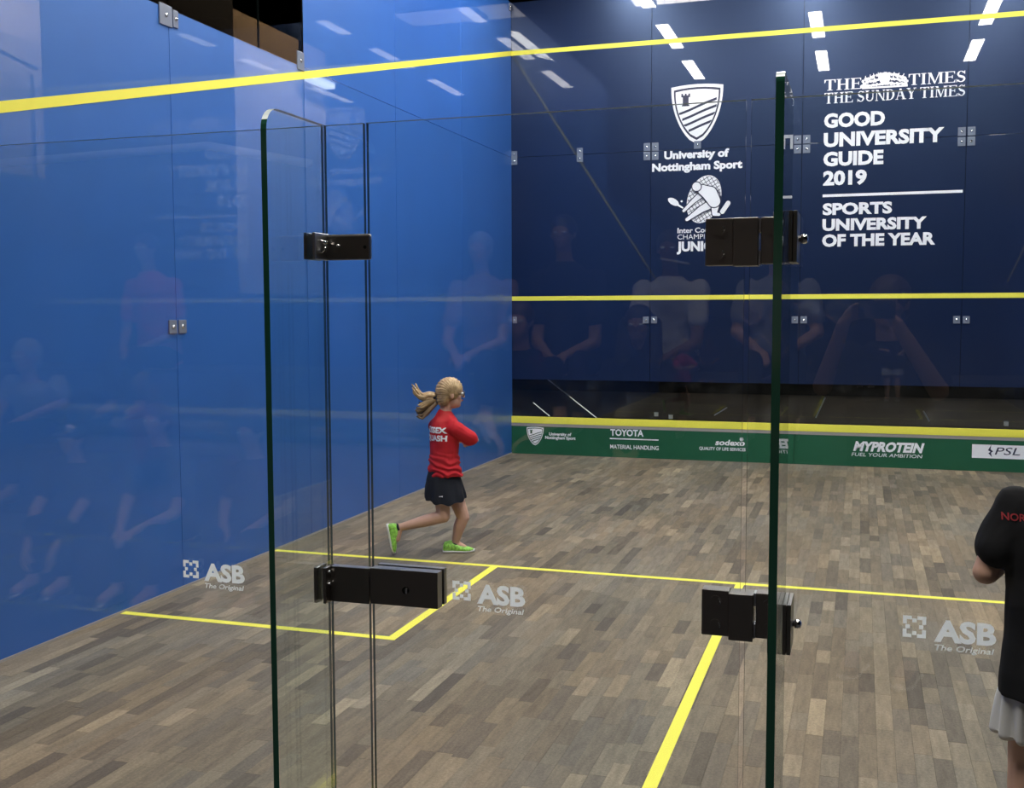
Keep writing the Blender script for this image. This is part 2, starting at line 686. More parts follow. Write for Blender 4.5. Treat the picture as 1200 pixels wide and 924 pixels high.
sized = []
for q in pl:
    zz = inframe(((q[0] + q[1]) / 2, (q[2] + q[3]) / 2, 0))
    sized.append((-(q[3] - q[2]) / zz ** 3 if zz else 0, q))
sized.sort(key=lambda t: t[0])
unit = bmesh.new()
box(unit, -.5, .5, -.5, .5, -.5, .5)
unit_me = tomesh(unit, 'plank')
unit_me.materials.append(MT['plank'])
G = .0004
for _, (x0, x1, a, b, dz, t) in sized[:300]:
    o = bpy.data.objects.new('plank', unit_me)
    C.objects.link(o)
    o.parent = floor
    o.scale = (x1 - x0 - 2 * G, b - a - 2 * G, .012)
    o.location = V(((x0 + x1) / 2, (a + b) / 2, dz - .006)) - V(floor.location)
    o.color = (*t, 1)
far = [q for _, q in sized[300:]]
vv, ff, cc = [], [], []
for x0, x1, a, b, dz, t in far:
    k = len(vv)
    x0, x1, a, b = x0 + G, x1 - G, a + G, b - G
    vv += [(x0, a, -.012), (x1, a, -.012), (x1, b, -.012), (x0, b, -.012), (x0, a, dz), (x1, a, dz), (x1, b, dz), (x0, b, dz)]
    ff += [tuple(k + i for i in f) for f in ((4, 5, 6, 7), (0, 1, 5, 4), (1, 2, 6, 5), (2, 3, 7, 6), (3, 0, 4, 7))]
    cc += [t] * 5
me = bpy.data.meshes.new('planks')
me.from_pydata(vv, [], ff)
at = me.color_attributes.new('tone', 'FLOAT_COLOR', 'CORNER')
buf = []
for c in cc:
    buf += [c[0], c[1], c[2], 1] * 4
at.data.foreach_set('color', buf)
link('plank_field', me, MT['planks'], floor, tagd=dict(kind='stuff'))

# painted lines on the floor
LZ0, LZ1 = -.001, .0014
obj('short_line', bx(0, W_, 4.26, 4.31, LZ0, LZ1), MT['yellow'], floor)
obj('half_court_line', bx(3.175, 3.225, 0, 4.26, LZ0, LZ1), MT['yellow'], floor)
for sx in (0, 1):
    m_ = (lambda x: x) if sx == 0 else (lambda x: W_ - x)
    bm = bmesh.new()
    xs = sorted((m_(1.6), m_(1.65)))
    box(bm, xs[0], xs[1], 2.61, 4.26, LZ0, LZ1)
    xs = sorted((m_(0), m_(1.6)))
    box(bm, xs[0], xs[1], 2.61, 2.66, LZ0, LZ1)
    obj('service_box_line', bm, MT['yellow'], floor)

# ---- front wall
wf = empty('wall_front', (W_ / 2, FY, 0), kind=ST)
SEAM = [0, 1.62, 3.235, 4.85, W_]
g = .004
TH = .014


def clamp(parent, px, pz, side, face, sw=.074, sh=.088, nb=1):
    """small clear plate with one bolt, on the front wall ('f') or the left wall ('l')"""
    bm = bmesh.new()
    if face == 'f':
        box(bm, px - sw / 2, px + sw / 2, FY - .009, FY - .001, pz - sh / 2, pz + sh / 2, bev=.002)
    else:
        box(bm, .001, .009, px - sw / 2, px + sw / 2, pz - sh / 2, pz + sh / 2, bev=.002)
    p = obj('clamp_plate', bm, MT['bracket'], parent)
    for k in range(nb):
        bm = bmesh.new()
        zz = pz + (k - (nb - 1) / 2) * sh / nb
        if face == 'f':
            ell(bm, (px, FY - .010, zz), V((1, 0, 0)), V((0, 0, 1)), V((0, 1, 0)), .013, .013, .007, 10, 6)
        else:
            ell(bm, (.010, px, zz), V((0, 1, 0)), V((0, 0, 1)), V((1, 0, 0)), .013, .013, .007, 10, 6)
        obj('bolt', bm, MT['chrome'], p, True)


for i in range(4):
    x0, x1 = SEAM[i] + g / 2, SEAM[i + 1] - g / 2
    for z0, z1 in ((.868, 3.42), (3.424, 5.16)):
        obj('panel', bx(x0, x1, FY, FY + TH, z0, z1, bev=.001), MT['navy'], wf)
    obj('clear_pane', bx(x0, x1, FY, FY + TH, .44, .866), MT['glass'], wf)
obj('backing', bx(0, W_, FY + .03, FY + .04, .875, 5.16), MT['black'], wf)
obj('service_line', bx(0, W_, FY - .002, FY - .0005, 1.78, 1.83), MT['yellow'], wf)
obj('out_line', bx(0, W_, FY - .002, FY - .0005, 4.57, 4.62), MT['yellow'], wf)
for X in SEAM[1:4]:
    for dx in (-.046, .046):
        for dz in (-.05, .05):
            clamp(wf, X + dx, 3.415 + dz, 0, 'f')
        clamp(wf, X + dx, 1.557, 0, 'f', .066, .075)
for X in (.035, .81):
    clamp(wf, X, 3.415, 0, 'f', .07, .155, 2)
clamp(wf, 2.13, 3.462, 0, 'f', .075, .085)
clamp(wf, .035, 1.557, 0, 'f', .05, .075)
# what stands in the dark behind the clear bottom strip
bm = bmesh.new()
SY = 10.1
for a, b in (((.152, .569), (.354, .41)), ((.333, .85), (.927, .405)), ((2.441, .562), (2.299, .471)), ((3.508, .70), (3.412, .472)), ((4.524, .575), (4.587, .466))):
    tube(bm, [(a[0], SY, a[1]), (b[0], SY, b[1])], .007, 8)
st = obj('support_struts', bm, MT['steel'], label='thin steel struts leaning in the dark behind the clear strip of the front wall', category='struts', kind='stuff')
for X, Z in ((1.634, .473), (1.802, .448), (5.343, .469)):
    b_ = empty('junction_box', (X, SY, Z - .03), label={1.634: 'small pale box behind the clear strip, left of its close pair', 1.802: 'small pale box behind the clear strip, right of its close pair', 5.343: 'small pale box behind the clear strip above the white label'}[X], category='box', group='small boxes behind the front wall')
    obj('case', bx(X - .022, X + .022, SY - .02, SY + .02, Z - .03, Z + .015, bev=.004), MT['housing'], b_)
    obj('lid', bx(X - .025, X + .025, SY - .023, SY + .023, Z + .015, Z + .022, bev=.002), MT['bracket'], b_)
obj('stage_deck', bx(-1, 7.5, FY + .2, FY + .6, -.03, .40), MT['black'], kind=ST)

# lettering on the front wall
Y0 = FY - .001
WH = MT['white']
serif('THE', 3.451, 3.822, 3.958, .112, Y0, WH, wf)
serif('TIMES', 4.282, 4.824, 3.962, .112, Y0, WH, wf)
serif('THE SUNDAY TIMES', 3.454, 4.824, 3.824, .110, Y0, WH, wf)
for s, x1, z, c in (('GOOD', 4.061, 3.572, .148), ('UNIVERSITY', 4.637, 3.373, .148), ('GUIDE', 4.055, 3.173, .148), ('2019', 3.894, 2.973, .15)):
    text(s, 3.455, x1, z, c, Y0, WH, wf, .045)
for s, x1, z, c in (('SPORTS', 4.152, 2.663, .123), ('UNIVERSITY', 4.491, 2.497, .125), ('OF THE YEAR', 4.58, 2.33, .13)):
    text(s, 3.457, x1, z, c, Y0, WH, wf, .045)
S = Shapes()
S.rect(3.454, 4.828, 2.852, 2.880)
S.put('rule', Y0, WH, wf)
# ornament between the two masthead words
S = Shapes()
r_ = random.Random(3)
for i in range(34):
    t = i / 33
    x = 3.835 + .43 * t
    top = .05 + .1 * math.sin(PI * t) ** .6
    for k in range(3):
        S.ell(x + r_.uniform(-.012, .012), 3.965 + top * (k + .5) / 3 + r_.uniform(-.006, .006), r_.uniform(.009, .019), r_.uniform(.009, .019), r_.random() * 3, 9)
for i in range(9):
    x = 3.86 + .045 * i
    S.line((x, 4.04), (x + r_.uniform(-.02, .02), 4.085 + .03 * math.sin(PI * i / 8)), .014, .006)
S.ell(4.05, 4.05, .055, .06)
S.line((3.83, 3.96), (4.275, 3.96), .018)
S.put('crest_ornament', Y0, WH, wf)


def shield(cx, zt, zb, hw, y, parent, full=True):
    """crest: white border, dark ring, white field, diagonal waves and a small tower"""
    H = zt - zb

    def outline(k):
        pts = []
        hwk = hw * k
        n = 12
        dz = (1 - k) * H * .5
        t0 = zt - dz
        bot = zb + dz * 1.25
        for i in range(7):
            u = -1 + 2 * i / 6
            pts.append((cx + hwk * u, t0 - .035 * H * u * u))
        sidez = t0 - .035 * H
        for i in range(1, n + 1):
            u = i / n
            pts.append((cx + hwk * math.cos(u * PI / 2) ** .62 if u < 1 else cx, sidez + (bot - sidez) * u ** .92 if u < 1 else bot))
        for i in range(n - 1, 0, -1):
            u = i / n
            pts.append((cx - hwk * math.cos(u * PI / 2) ** .62, sidez + (bot - sidez) * u ** .92))
        return pts[::-1]
    S = Shapes()
    S.poly(outline(1))
    a = S.put('crest', y, MT['white'], parent)
    S = Shapes()
    S.poly(outline(.90))
    S.put('crest_ring', y - .0013, MT['navyink'] if full else MT['green'], a)
    S = Shapes()
    S.poly(outline(.83))
    S.put('crest_field', y - .0026, MT['white'], a)
    inner = outline(.83)

    def lim(x):
        zs = []
        for p, q in zip(inner, inner[1:] + inner[:1]):
            if (p[0] - x) * (q[0] - x) <= 0 and abs(p[0] - q[0]) > 1e-9:
                t = (x - p[0]) / (q[0] - p[0])
                zs.append(p[1] + t * (q[1] - p[1]))
        return (min(zs), max(zs)) if len(zs) > 1 else (0, 0)
    S = Shapes()
    N = 26
    for k in range(4):
        zc = zb + H * (.60 - k * .115)
        for i in range(N):
            xa = cx - hw * .82 + hw * 1.64 * i / N
            xb = xa + hw * 1.64 / N
            q = []
            for x in (xa, xb):
                u = (x - cx) / hw
                zz = zc + H * (.16 * u + .004 * math.sin(u * 5))
                lo, hi = lim(x)
                q.append((min(max(zz, lo), hi), min(max(zz + .042 * H, lo), hi)))
            if q[0][1] - q[0][0] > 1e-4 and q[1][1] - q[1][0] > 1e-4:
                S.poly([(xa, q[0][0]), (xb, q[1][0]), (xb, q[1][1]), (xa, q[0][1])])
    tx, tz, s = cx - hw * .55, zb + H * .66, H * .10
    S.rect(tx, tx + s, tz, tz + s * 1.6)
    S.rect(tx - s * .25, tx + s * 1.25, tz + s * 1.3, tz + s * 1.6)
    for k in range(3):
        S.rect(tx - s * .25 + k * s * .6, tx + s * .05 + k * s * .6, tz + s * 1.6, tz + s * 1.9)
    S.rect(tx - s * .15, tx + s * 1.15, tz - s * .2, tz)
    S.put('crest_drawing', y - .0039, MT['navyink'] if full else MT['green'], a)


shield(2.12, 4.115, 3.475, .281, Y0, wf)
text('University of', 1.766, 2.471, 3.322, .088, Y0, WH, wf, .045)
text('Nottingham Sport', 1.632, 2.614, 3.193, .088, Y0, WH, wf, .045)

# tournament mark: player over a netted ball
KX, KZ, X0_, Z0_ = 2.655 / 880, 0, 0, 0


def lp(x, y):       # logo drawing units (right, down) to wall metres
    return (1.815 + (x - 166) * .002382, 3.125 - (y - 493) * .00242)


S = Shapes()
c0 = lp(330, 597)
S.ell(c0[0], c0[1], .178, .265, -.32, 32)
logo = S.put('player_logo', Y0, WH, wf)
S = Shapes()
for sg in (1, -1):
    for k in range(-9, 10):
        d = V((math.cos(.78 * sg - .25), math.sin(.78 * sg - .25)))
        nrm = V((-d.y, d.x))
        c = V(c0) + nrm * k * .037
        # clip to the tilted ellipse
        ca, sa = math.cos(.32), math.sin(.32)
        ox, oz = c.x - c0[0], c.y - c0[1]
        A_ = lambda v: (v[0] * ca - v[1] * sa, v[0] * sa + v[1] * ca)
        po, pd = A_((ox, oz)), A_((d.x, d.y))
        qa = (pd[0] / .17) ** 2 + (pd[1] / .257) ** 2
        qb = 2 * (po[0] * pd[0] / .17 ** 2 + po[1] * pd[1] / .257 ** 2)
        qc = (po[0] / .17) ** 2 + (po[1] / .257) ** 2 - 1
        D = qb * qb - 4 * qa * qc
        if D > 0:
            t0, t1 = (-qb - math.sqrt(D)) / 2 / qa, (-qb + math.sqrt(D)) / 2 / qa
            S.line(tuple(c + d * t0), tuple(c + d * t1), .006)
S.put('net_pattern', Y0 - .0013, MT['navyink'], logo)


def limb(S, pts, e):
    k = .0024
    for (x0, y0, ra), (x1, y1, rb) in zip(pts, pts[1:]):
        a, b = lp(x0, y0), lp(x1, y1)
        S.line(a, b, (2 * ra + e) * k, (2 * rb + e) * k)
        S.ell(a[0], a[1], (ra + e / 2) * k, (ra + e / 2) * k)
        S.ell(b[0], b[1], (rb + e / 2) * k, (rb + e / 2) * k)


LIMBS = [[(330, 566, 15), (282, 604, 9), (238, 646, 6)],
         [(372, 560, 13), (392, 578, 8), (402, 600, 5)],
         [(368, 618, 19), (322, 640, 14), (254, 686, 7)],
         [(384, 612, 21), (380, 650, 13), (378, 664, 9), (400, 668, 6)],
         [(326, 556, 22), (358, 574, 32), (378, 608, 27)],
         [(297, 540, 19), (298, 541, 19)]]
for k, pts in enumerate(LIMBS):
    S = Shapes()
    limb(S, pts, 9)
    S.put('figure_outline', Y0 - .0026 - k * .004, MT['navyink'], logo)
    S = Shapes()
    limb(S, pts, 0)
    S.put('figure_limb', Y0 - .0046 - k * .004, WH, logo)
S = Shapes()
a, b = lp(190, 604), lp(245, 640)
S.ell(a[0], a[1], .068, .034, -.55)
S.line(lp(210, 618), b, .022, .012)
a = lp(228, 603)
S.ell(a[0], a[1], .011, .011)
a, b = lp(414, 655), lp(440, 618)
S.line(a, b, .05)
S.ell(a[0], a[1], .025, .025)
S.ell(b[0], b[1], .025, .025)
S.put('racket', Y0 - .0026, WH, logo)
text('Inter County', 1.92, 2.375, 2.512, .056, Y0, WH, wf, .02)
text('CHAMPIONSHIPS', 1.92, 2.56, 2.444, .052, Y0, WH, wf, 0)
text('JUNIOR', 1.912, 2.42, 2.311, .108, Y0, WH, wf, .045)

# ---- the tin along the foot of the front wall
TY = 9.72
tin = empty('tin_board', (W_ / 2, 9.735, 0), label='low green board with sponsor names along the foot of the navy wall', category='board')
for a, b in ((0, 3.2), (3.203, W_)):
    obj('board', bx(a, b, TY, FY - .002, 0, .325, bev=.001), MT['green'], tin)
obj('grey_strip', bx(0, W_, TY - .003, FY - .002, .325, .36), MT['grey'], tin)
obj('top_rail', bx(0, W_, TY - .006, FY - .002, .36, .437, bev=.002), MT['yellow'], tin, label='yellow top rail')
T0 = TY - .0003
shield(.287, .318, .103, .103, T0, tin, False)
text('University of', .455, .72, .224, .036, T0, WH, tin, .03)
text('Nottingham Sport', .409, .77, .182, .036, T0, WH, tin, .03)
text('TOYOTA', 1.179, 1.56, .245, .075, T0, WH, tin, .03)
S = Shapes()
S.rect(1.174, 1.73, .206, .218)
S.put('rule', T0, WH, tin)
text('MATERIAL HANDLING', 1.177, 1.732, .098, .046, T0, WH, tin, .01)
text('sodexo', 2.36, 2.69, .178, .062, T0, WH, tin, .03, .2)
S = Shapes()
for k in range(4):
    t = k * PI / 4
    S.line((2.645 - .022 * math.cos(t), .25 - .022 * math.sin(t)), (2.645 + .022 * math.cos(t), .25 + .022 * math.sin(t)), .007)
S.put('star_mark', T0, WH, tin)
text('QUALITY OF LIFE SERVICES', 2.186, 2.69, .12, .034, T0, WH, tin, .02)
text('MYPROTEIN', 3.815, 4.525, .165, .105, T0, WH, tin, .05, .25)
text('FUEL YOUR AMBITION', 3.80, 4.507, .112, .036, T0, WH, tin, .0, .2)
S = Shapes()
S.rect(4.984, 5.56, .137, .277)
lab = S.put('white_label', T0, WH, tin)
text('PSL', 5.2, 5.46, .178, .074, T0 - .0013, MT['navyink'], lab, -.0, .35)
S = Shapes()
S.poly([(5.165, .277), (5.135, .22), (5.16, .205), (5.14, .19), (5.175, .15), (5.165, .195), (5.185, .21), (5.16, .23)])
S.put('bird_mark', T0 - .0013, MT['navyink'], lab)

# ---- side walls
LS = [0, 1.6, 3.21, 4.83, 6.46, 8.1, L_]


def sidewall(name, X, sgn, lower, upper, upto):
    wl = empty(name, (X, L_ / 2, 0), kind=ST)

    def slab(a, b, z0, z1, nm, m, bev=.001):
        xa, xb = (X - TH, X) if sgn < 0 else (X, X + TH)
        obj(nm, bx(xa, xb, a, b, z0, z1, bev=bev), m, wl)
    for a, b in zip(LS, LS[1:]):
        slab(a + g / 2, b - g / 2, .012, 3.42, 'panel', lower)
        if a >= upto - .01:
            slab(a + g / 2, b - g / 2, 3.424, 5.16, 'panel', upper)
        else:
            slab(a + g / 2, b - g / 2, 3.424, 5.16, 'dimmed_pane' if sgn < 0 else 'clear_pane', MT['dimmed'] if sgn < 0 else MT['glass'], 0)
    # sloping out line
    bm = bmesh.new()
    xa, xb = (X + .0005, X + .002) if sgn < 0 else (X - .002, X - .0005)
    vs_ = [bm.verts.new(p) for p in ((xa, 0, 2.13), (xa, L_, 4.57), (xa, L_, 4.625), (xa, 0, 2.185), (xb, 0, 2.13), (xb, L_, 4.57), (xb, L_, 4.625), (xb, 0, 2.185))]
    for f in ((0, 1, 2, 3), (7, 6, 5, 4), (0, 4, 5, 1), (1, 5, 6, 2), (2, 6, 7, 3), (3, 7, 4, 0)):
        bm.faces.new([vs_[i] for i in f])
    obj('out_line', bm, MT['yellow'], wl)
    return wl


wl = sidewall('wall_left', 0, -1, MT['blue'], MT['blue'], 4.83)
wr = sidewall('wall_right', W_, 1, MT['blue2'], MT['blue2'], 99)
obj('upper_post', bx(-.03, .0, 4.81, 4.829, 3.43, 5.16), MT['black'], wl)
bm = bmesh.new()
box(bm, -.012, -.004, 4.215, 4.228, 3.42, 5.16)
obj('pane_joint', bm, MT['dedge'], wl)
obj('baseboard_left', bx(-.012, .006, 0, L_, 0, .012), MT['grey'], kind=ST)
obj('baseboard_right', bx(W_ - .006, W_ + .012, 0, L_, 0, .012), MT['grey'], kind=ST)
clamp(wl, 3.175, 3.375, 0, 'l', .12, .12)
clamp(wl, 3.27, 3.375, 0, 'l', .05, .10)
clamp(wl, 4.775, 3.455, 0, 'l', .10, .13)
clamp(wl, 3.165, 1.575, 0, 'l', .075, .08)
clamp(wl, 3.262, 1.575, 0, 'l', .075, .08)
clamp(wl, 9.70, 5.1, 0, 'l', .07, .08)
for X in LS[3:6]:
    for d in (-.05, .05):
        clamp(wr, X + d, 3.37, 0, 'l') if False else None

# ---- glass back wall
wb = empty('wall_back', (W_ / 2, 0, 0), kind=ST)
GT = .012


def glass_slab(name, x0, x1, y0, y1, z0, z1, parent, thin='y', mats=None, rad=0):
    """clear sheet whose narrow edges are green or dark, the tops painted as catching light"""
    bm = bmesh.new()
    fs = box(bm, x0, x1, y0, y1, z0, z1)
    if rad:            # round the outer top corner of a fin
        e = [e for e in bm.edges if all(abs(v.co.y - y0) < 1e-6 and abs(v.co.z - z1) < 1e-6 for v in e.verts)]
        bmesh.ops.bevel(bm, geom=e, offset=rad, segments=7, affect='EDGES', profile=.5)
    bmesh.ops.recalc_face_normals(bm, faces=bm.faces)
    for f in bm.faces:
        n = f.normal
        if thin == 'y':
            f.material_index = 0 if abs(n.y) > .9 else (2 if n.z > .5 else 1)
        else:
            f.material_index = 0 if abs(n.x) > .9 or n.y > .9 else (2 if n.z > .5 else 1)
    return obj(name, bm, mats, parent)


PM = [MT['glass'], MT['dedge'], MT['topedge']]
for a, b in ((.012, 1.32), (1.325, 2.648), (2.656, 2.757), (3.645, 5.0), (5.006, 6.388)):
    glass_slab('glass_pane', a, b, -GT, 0, .012, 2.10, wb, mats=PM)
obj('floor_channel', bx(0, W_, -.03, .01, -.03, .012), MT['dark'], wb)
door = empty('door_1', (3.64, 0, 0), kind=ST)
glass_slab('glass_pane', 2.766, 3.634, -GT, 0, .02, 2.10, door, mats=PM)

FM = [MT['fin'], MT['edge'], MT['topedge']]
fin1 = empty('glass_fin', (2.652, -.14, 0), label='upright glass fin with a green edge left of the glass door', category='glass fin')
glass_slab('pane', 2.645, 2.659, -.28, -.013, 0, 2.10, fin1, 'x', FM, .05)
fin2 = empty('glass_fin', (3.722, -.14, 0), label='upright glass fin with a green edge right of the glass door', category='glass fin')
glass_slab('pane', 3.714, 3.730, -.28, -.013, 0, 2.10, fin2, 'x', FM, .02)


def disc(bm, c, axis, r, h, n=16):
    A, B = perp(axis)
    loft(bm, [(V(c), A * r, B * r), (V(c) + V(axis) * h, A * r, B * r)], n)


def hinge(zlo, zhi, big):
    h = empty('hinge', (3.64, -.015, zlo))
    h.parent = door
    h.location = V((3.64, -.015, zlo)) - V(door.location)
    D = MT['dark']
    e = .006 if big else .002
    obj('leaf_plate', bx(3.554, 3.612, -.026, .014, zlo, zhi, bev=.0015), D, h)
    k = obj('knuckle', bx(3.612, 3.664, -.032, .02, zlo - e, zhi - e + .002, bev=.0015), D, h)
    obj('fixed_plate', bx(3.669, 3.7125, -.026, .014, zlo + .002, zhi, bev=.0015), D, h)
    bm = bmesh.new()
    for z0, z1 in ((zhi - .03, zhi - .002), (zlo + .0, zlo + .03)):
        box(bm, 3.6645, 3.6685, -.022, .01, z0, z1)
    obj('pivot', bm, MT['steel'], h)
    for z in (zlo + .024, zhi - .024):
        for x in (3.584, 3.697):
            bm = bmesh.new()
            disc(bm, (x, -.0255, z), V((0, -1, 0)), .0125, .0022)
            obj('screw', bm, MT['dark'], h)
            bm = bmesh.new()
            pts = [(x + .010 * math.cos(t), -.0282, z + .010 * math.sin(t)) for t in [(-.6 + 1.4 * i / 6) for i in range(7)]]
            tube(bm, pts, .0013, 6)
            obj('screw_rim', bm, MT['chrome'], h)
    # bracket on the fin
    f = empty('fin_bracket', (3.74, -.06, zlo))
    f.parent = fin2
    f.location = V((3.74, -.06, zlo)) - V(fin2.location)
    obj('clamp_plate', bx(3.7305, 3.7385, -.12, -.016, zlo, zhi + .004, bev=.001), D, f)
    obj('clamp_plate', bx(3.7393, 3.7475, -.12, -.016, zlo, zhi + .004, bev=.001), D, f)
    obj('clamp_plate', bx(3.7005, 3.7135, -.12, -.016, zlo, zhi + .002, bev=.001), D, f)
    bm = bmesh.new()
    zc = (zlo + zhi) / 2
    loft(bm, [((x, -.06, zc), V((0, 1, 0)) * r, V((0, 0, 1)) * r) for x, r in ((3.7475, .006), (3.752, .006), (3.752, .009), (3.758, .010), (3.764, .008), (3.766, .004))], 14)
    obj('bolt', bm, MT['chrome'], f, True)


hinge(1.757, 1.855, False)
hinge(.960, 1.060, True)

# left upper latch
la = empty('latch', (2.72, -.03, 1.78))
la.parent = wb
la.location = V((2.72, -.03, 1.78)) - V(wb.location)
bm = bmesh.new()
box(bm, 2.664, 2.778, -.028, -.0125, 1.783, 1.843, bev=.005)
obj('patch_plate', bm, MT['dark'], la, False)
obj('fin_plate', bx(2.6595, 2.667, -.085, -.013, 1.783, 1.845, bev=.001), MT['steel'], la, label='bright steel side plate')
obj('outer_plate', bx(2.637, 2.6448, -.085, -.013, 1.783, 1.845, bev=.001), MT['dark'], la)
bm = bmesh.new()
tube(bm, [(2.668, -.062, 1.828), (2.674, -.058, 1.824), (2.677, -.045, 1.823), (2.679, -.03, 1.817)], [.003, .004, .004, .003], 8)
tube(bm, [(2.667, -.055, 1.8), (2.674, -.052, 1.806), (2.676, -.045, 1.82)], .0025, 8)
obj('lever', bm, MT['chrome'], la, True)
bm = bmesh.new()
ell(bm, (2.698, -.03, 1.816), V((1, 0, 0)), V((0, 0, 1)), V((0, 1, 0)), .005, .004, .004)
obj('screw', bm, MT['chrome'], la, True)
bm = bmesh.new()
disc(bm, (2.766, -.0275, 1.812), V((0, -1, 0)), .004, .0015)
obj('screw', bm, MT['black'], la)

# lower lock
lk = empty('lock', (2.80, -.03, .965))
lk.parent = door
lk.location = V((2.80, -.03, .965)) - V(door.location)
obj('lock_case', bx(2.7745, 2.946, -.042, -.0125, .970, 1.056, bev=.0012), MT['dark'], lk)
obj('lock_case', bx(2.7745, 2.946, .0005, .018, .970, 1.056, bev=.0012), MT['dark'], lk)
bm = bmesh.new()
disc(bm, (2.866, -.0425, 1.009), V((0, -1, 0)), .0085, .003)
cyl = obj('lock_cylinder', bm, MT['black'], lk)
obj('keyway', bx(2.866, 2.872, -.0475, -.0455, 1.002, 1.015, bev=.001), MT['chrome'], lk)
obj('lock_bolt', bx(2.769, 2.7745, -.03, -.016, .99, 1.04), MT['chrome'], lk)
kp = empty('strike', (2.72, -.03, .965))
kp.parent = wb
kp.location = V((2.72, -.03, .965)) - V(wb.location)
obj('strike_plate', bx(2.660, 2.7685, -.036, -.0125, .966, 1.052, bev=.0012), MT['dark'], kp)
obj('fin_plate', bx(2.6595, 2.668, -.062, -.0125, .966, 1.052, bev=.001), MT['dark'], kp)
obj('outer_plate', bx(2.636, 2.6448, -.062, -.0125, .966, 1.052, bev=.001), MT['dark'], kp)
bm = bmesh.new()
ell(bm, (2.671, -.045, 1.012), V((1, 0, 0)), V((0, 0, 1)), V((0, 1, 0)), .004, .004, .008)
ell(bm, (2.669, -.045, 1.04), V((1, 0, 0)), V((0, 0, 1)), V((0, 1, 0)), .003, .003, .003)
obj('screw', bm, MT['chrome'], kp, True)


def asb(x0, parent):
    """maker's mark on the glass"""
    y = -GT - .0004
    s = .045
    z0 = .988
    S = Shapes()
    t = .0075
    h = s * .38
    for (cx, cz, sx, sz) in ((x0, z0, 1, 1), (x0 + s, z0, -1, 1), (x0, z0 + s, 1, -1), (x0 + s, z0 + s, -1, -1)):
        xs = sorted((cx, cx + sx * h))
        zs = sorted((cz, cz + sz * t))
        S.rect(xs[0], xs[1], zs[0], zs[1])
        xs = sorted((cx, cx + sx * t))
        zs = sorted((cz + sz * t, cz + sz * h))
        S.rect(xs[0], xs[1], zs[0], zs[1])
    q = .0042
    for (cx, cz) in ((x0 + s / 2, z0 + t * 1.25), (x0 + s / 2, z0 + s - t * 1.25), (x0 + t * 1.25, z0 + s / 2), (x0 + s - t * 1.25, z0 + s / 2)):
        S.rect(cx - q, cx + q, cz - q, cz + q)
    S.put('maker_mark', y, MT['frost'], parent, 0)
    a, b = text2d('ASB', x0 + .061, x0 + .178, .983, .046, .04)
    flat('lettering', a, b, y, MT['frost'], parent, 0)
    a, b = text2d('The Original', x0 + .060, x0 + .175, .9655, .012, .01, .25)
    flat('lettering', a, b, y, MT['frost'], parent, 0)


asb(2.239, wb)
asb(2.972, door)
asb(3.966, wb)

# ---- ceiling strips over the court
n_ = 0
COLN = {1.16: 'left', 3.2: 'middle', 5.42: 'right'}
for X in COLN:
    for (a, b, rn) in ((2.82, 4.24, 'rear'), (5.13, 6.54, 'centre'), (7.45, 8.86, 'front')):
        e = empty('ceiling_light', (X, (a + b) / 2, 5.6), label='white strip light over the court, %s row, %s of the three beside it' % (rn, COLN[X]), category='light', group='strip lights over the court')
        obj('diffuser', bx(X - .085, X + .085, a, b, 5.6, 5.605), MT['lamp'], e)
        obj('housing', bx(X - .095, X + .095, a - .01, b + .01, 5.606, 5.68, bev=.006), MT['housing'], e)
        bm = bmesh.new()
        for y in (a + .2, b - .2):
            tube(bm, [(X, y, 5.68), (X, y, 8.4)], .003, 6)
        obj('hanger', bm, MT['black'], e)

# ---- stair landing beyond the right wall (seen mirrored in the blue glass)
obj('wall_landing', bx(9.6, 9.8, 8, 13.35, 2.5, 8.4), MT['beige'], kind=ST)
obj('landing_slab', bx(7.6, 9.6, 8, 16, 3.3, 3.5), MT['beige'], kind=ST)
br = empty('stair_balustrade', (8.5, 11, 3.5), label='glass balustrade with a round handrail on the landing beyond the right wall', category='balustrade')
bm = bmesh.new()
tube(bm, [(8.5, 9.6, 5.9), (8.5, 10.8, 5.62), (8.5, 11.95, 5.46)], .03, 10)
obj('handrail', bm, MT['dark'], br, True)
for y in (9.8, 11.84):
    obj('post', bx(8.48, 8.52, y - .02, y + .02, 3.5, 5.35), MT['dark'], br)
    for z in (4.1, 5.0):
        bm = bmesh.new()
        disc(bm, (8.52, y - .06, z), V((-1, 0, 0)), .045, .05)
        obj('glass_clamp', bm, MT['dark'], br)
obj('pane', bx(8.495, 8.505, 9.85, 11.8, 3.6, 5.3), MT['glass'], br)

# ---- made-up lit backing behind the left wall, standing in for a reflected band
obj('reflected_band', bx(-1.62, -1.52, 6.33, 8.12, 1.83, 4.10), MT['beige'], kind=ST)
obj('band_mask_rear', bx(-1.6, -1.5, 2.0, 6.33, 0, 8.4), MT['black'], kind=ST)
obj('band_mask_front', bx(-1.6, -1.5, 8.12, 14, 0, 8.4), MT['black'], kind=ST)
obj('band_mask_low', bx(-1.6, -1.5, 6.33, 8.12, 0, 1.83), MT['black'], kind=ST)
obj('reflected_band_top', bx(-1.62, -1.52, 6.33, 8.12, 4.10, 4.36), MT['brown'], kind=ST)
cl = empty('reflected_tube', (-1.44, 7.86, 3.97), label='glowing tube standing in for a light reflected in the left wall', category='light')
obj('diffuser', bx(-1.50, -1.40, 7.5, 8.1, 3.975, 4.03), MT['lamp2'], cl)
obj('housing', bx(-1.52, -1.38, 7.48, 8.12, 4.031, 4.06), MT['housing'], cl)

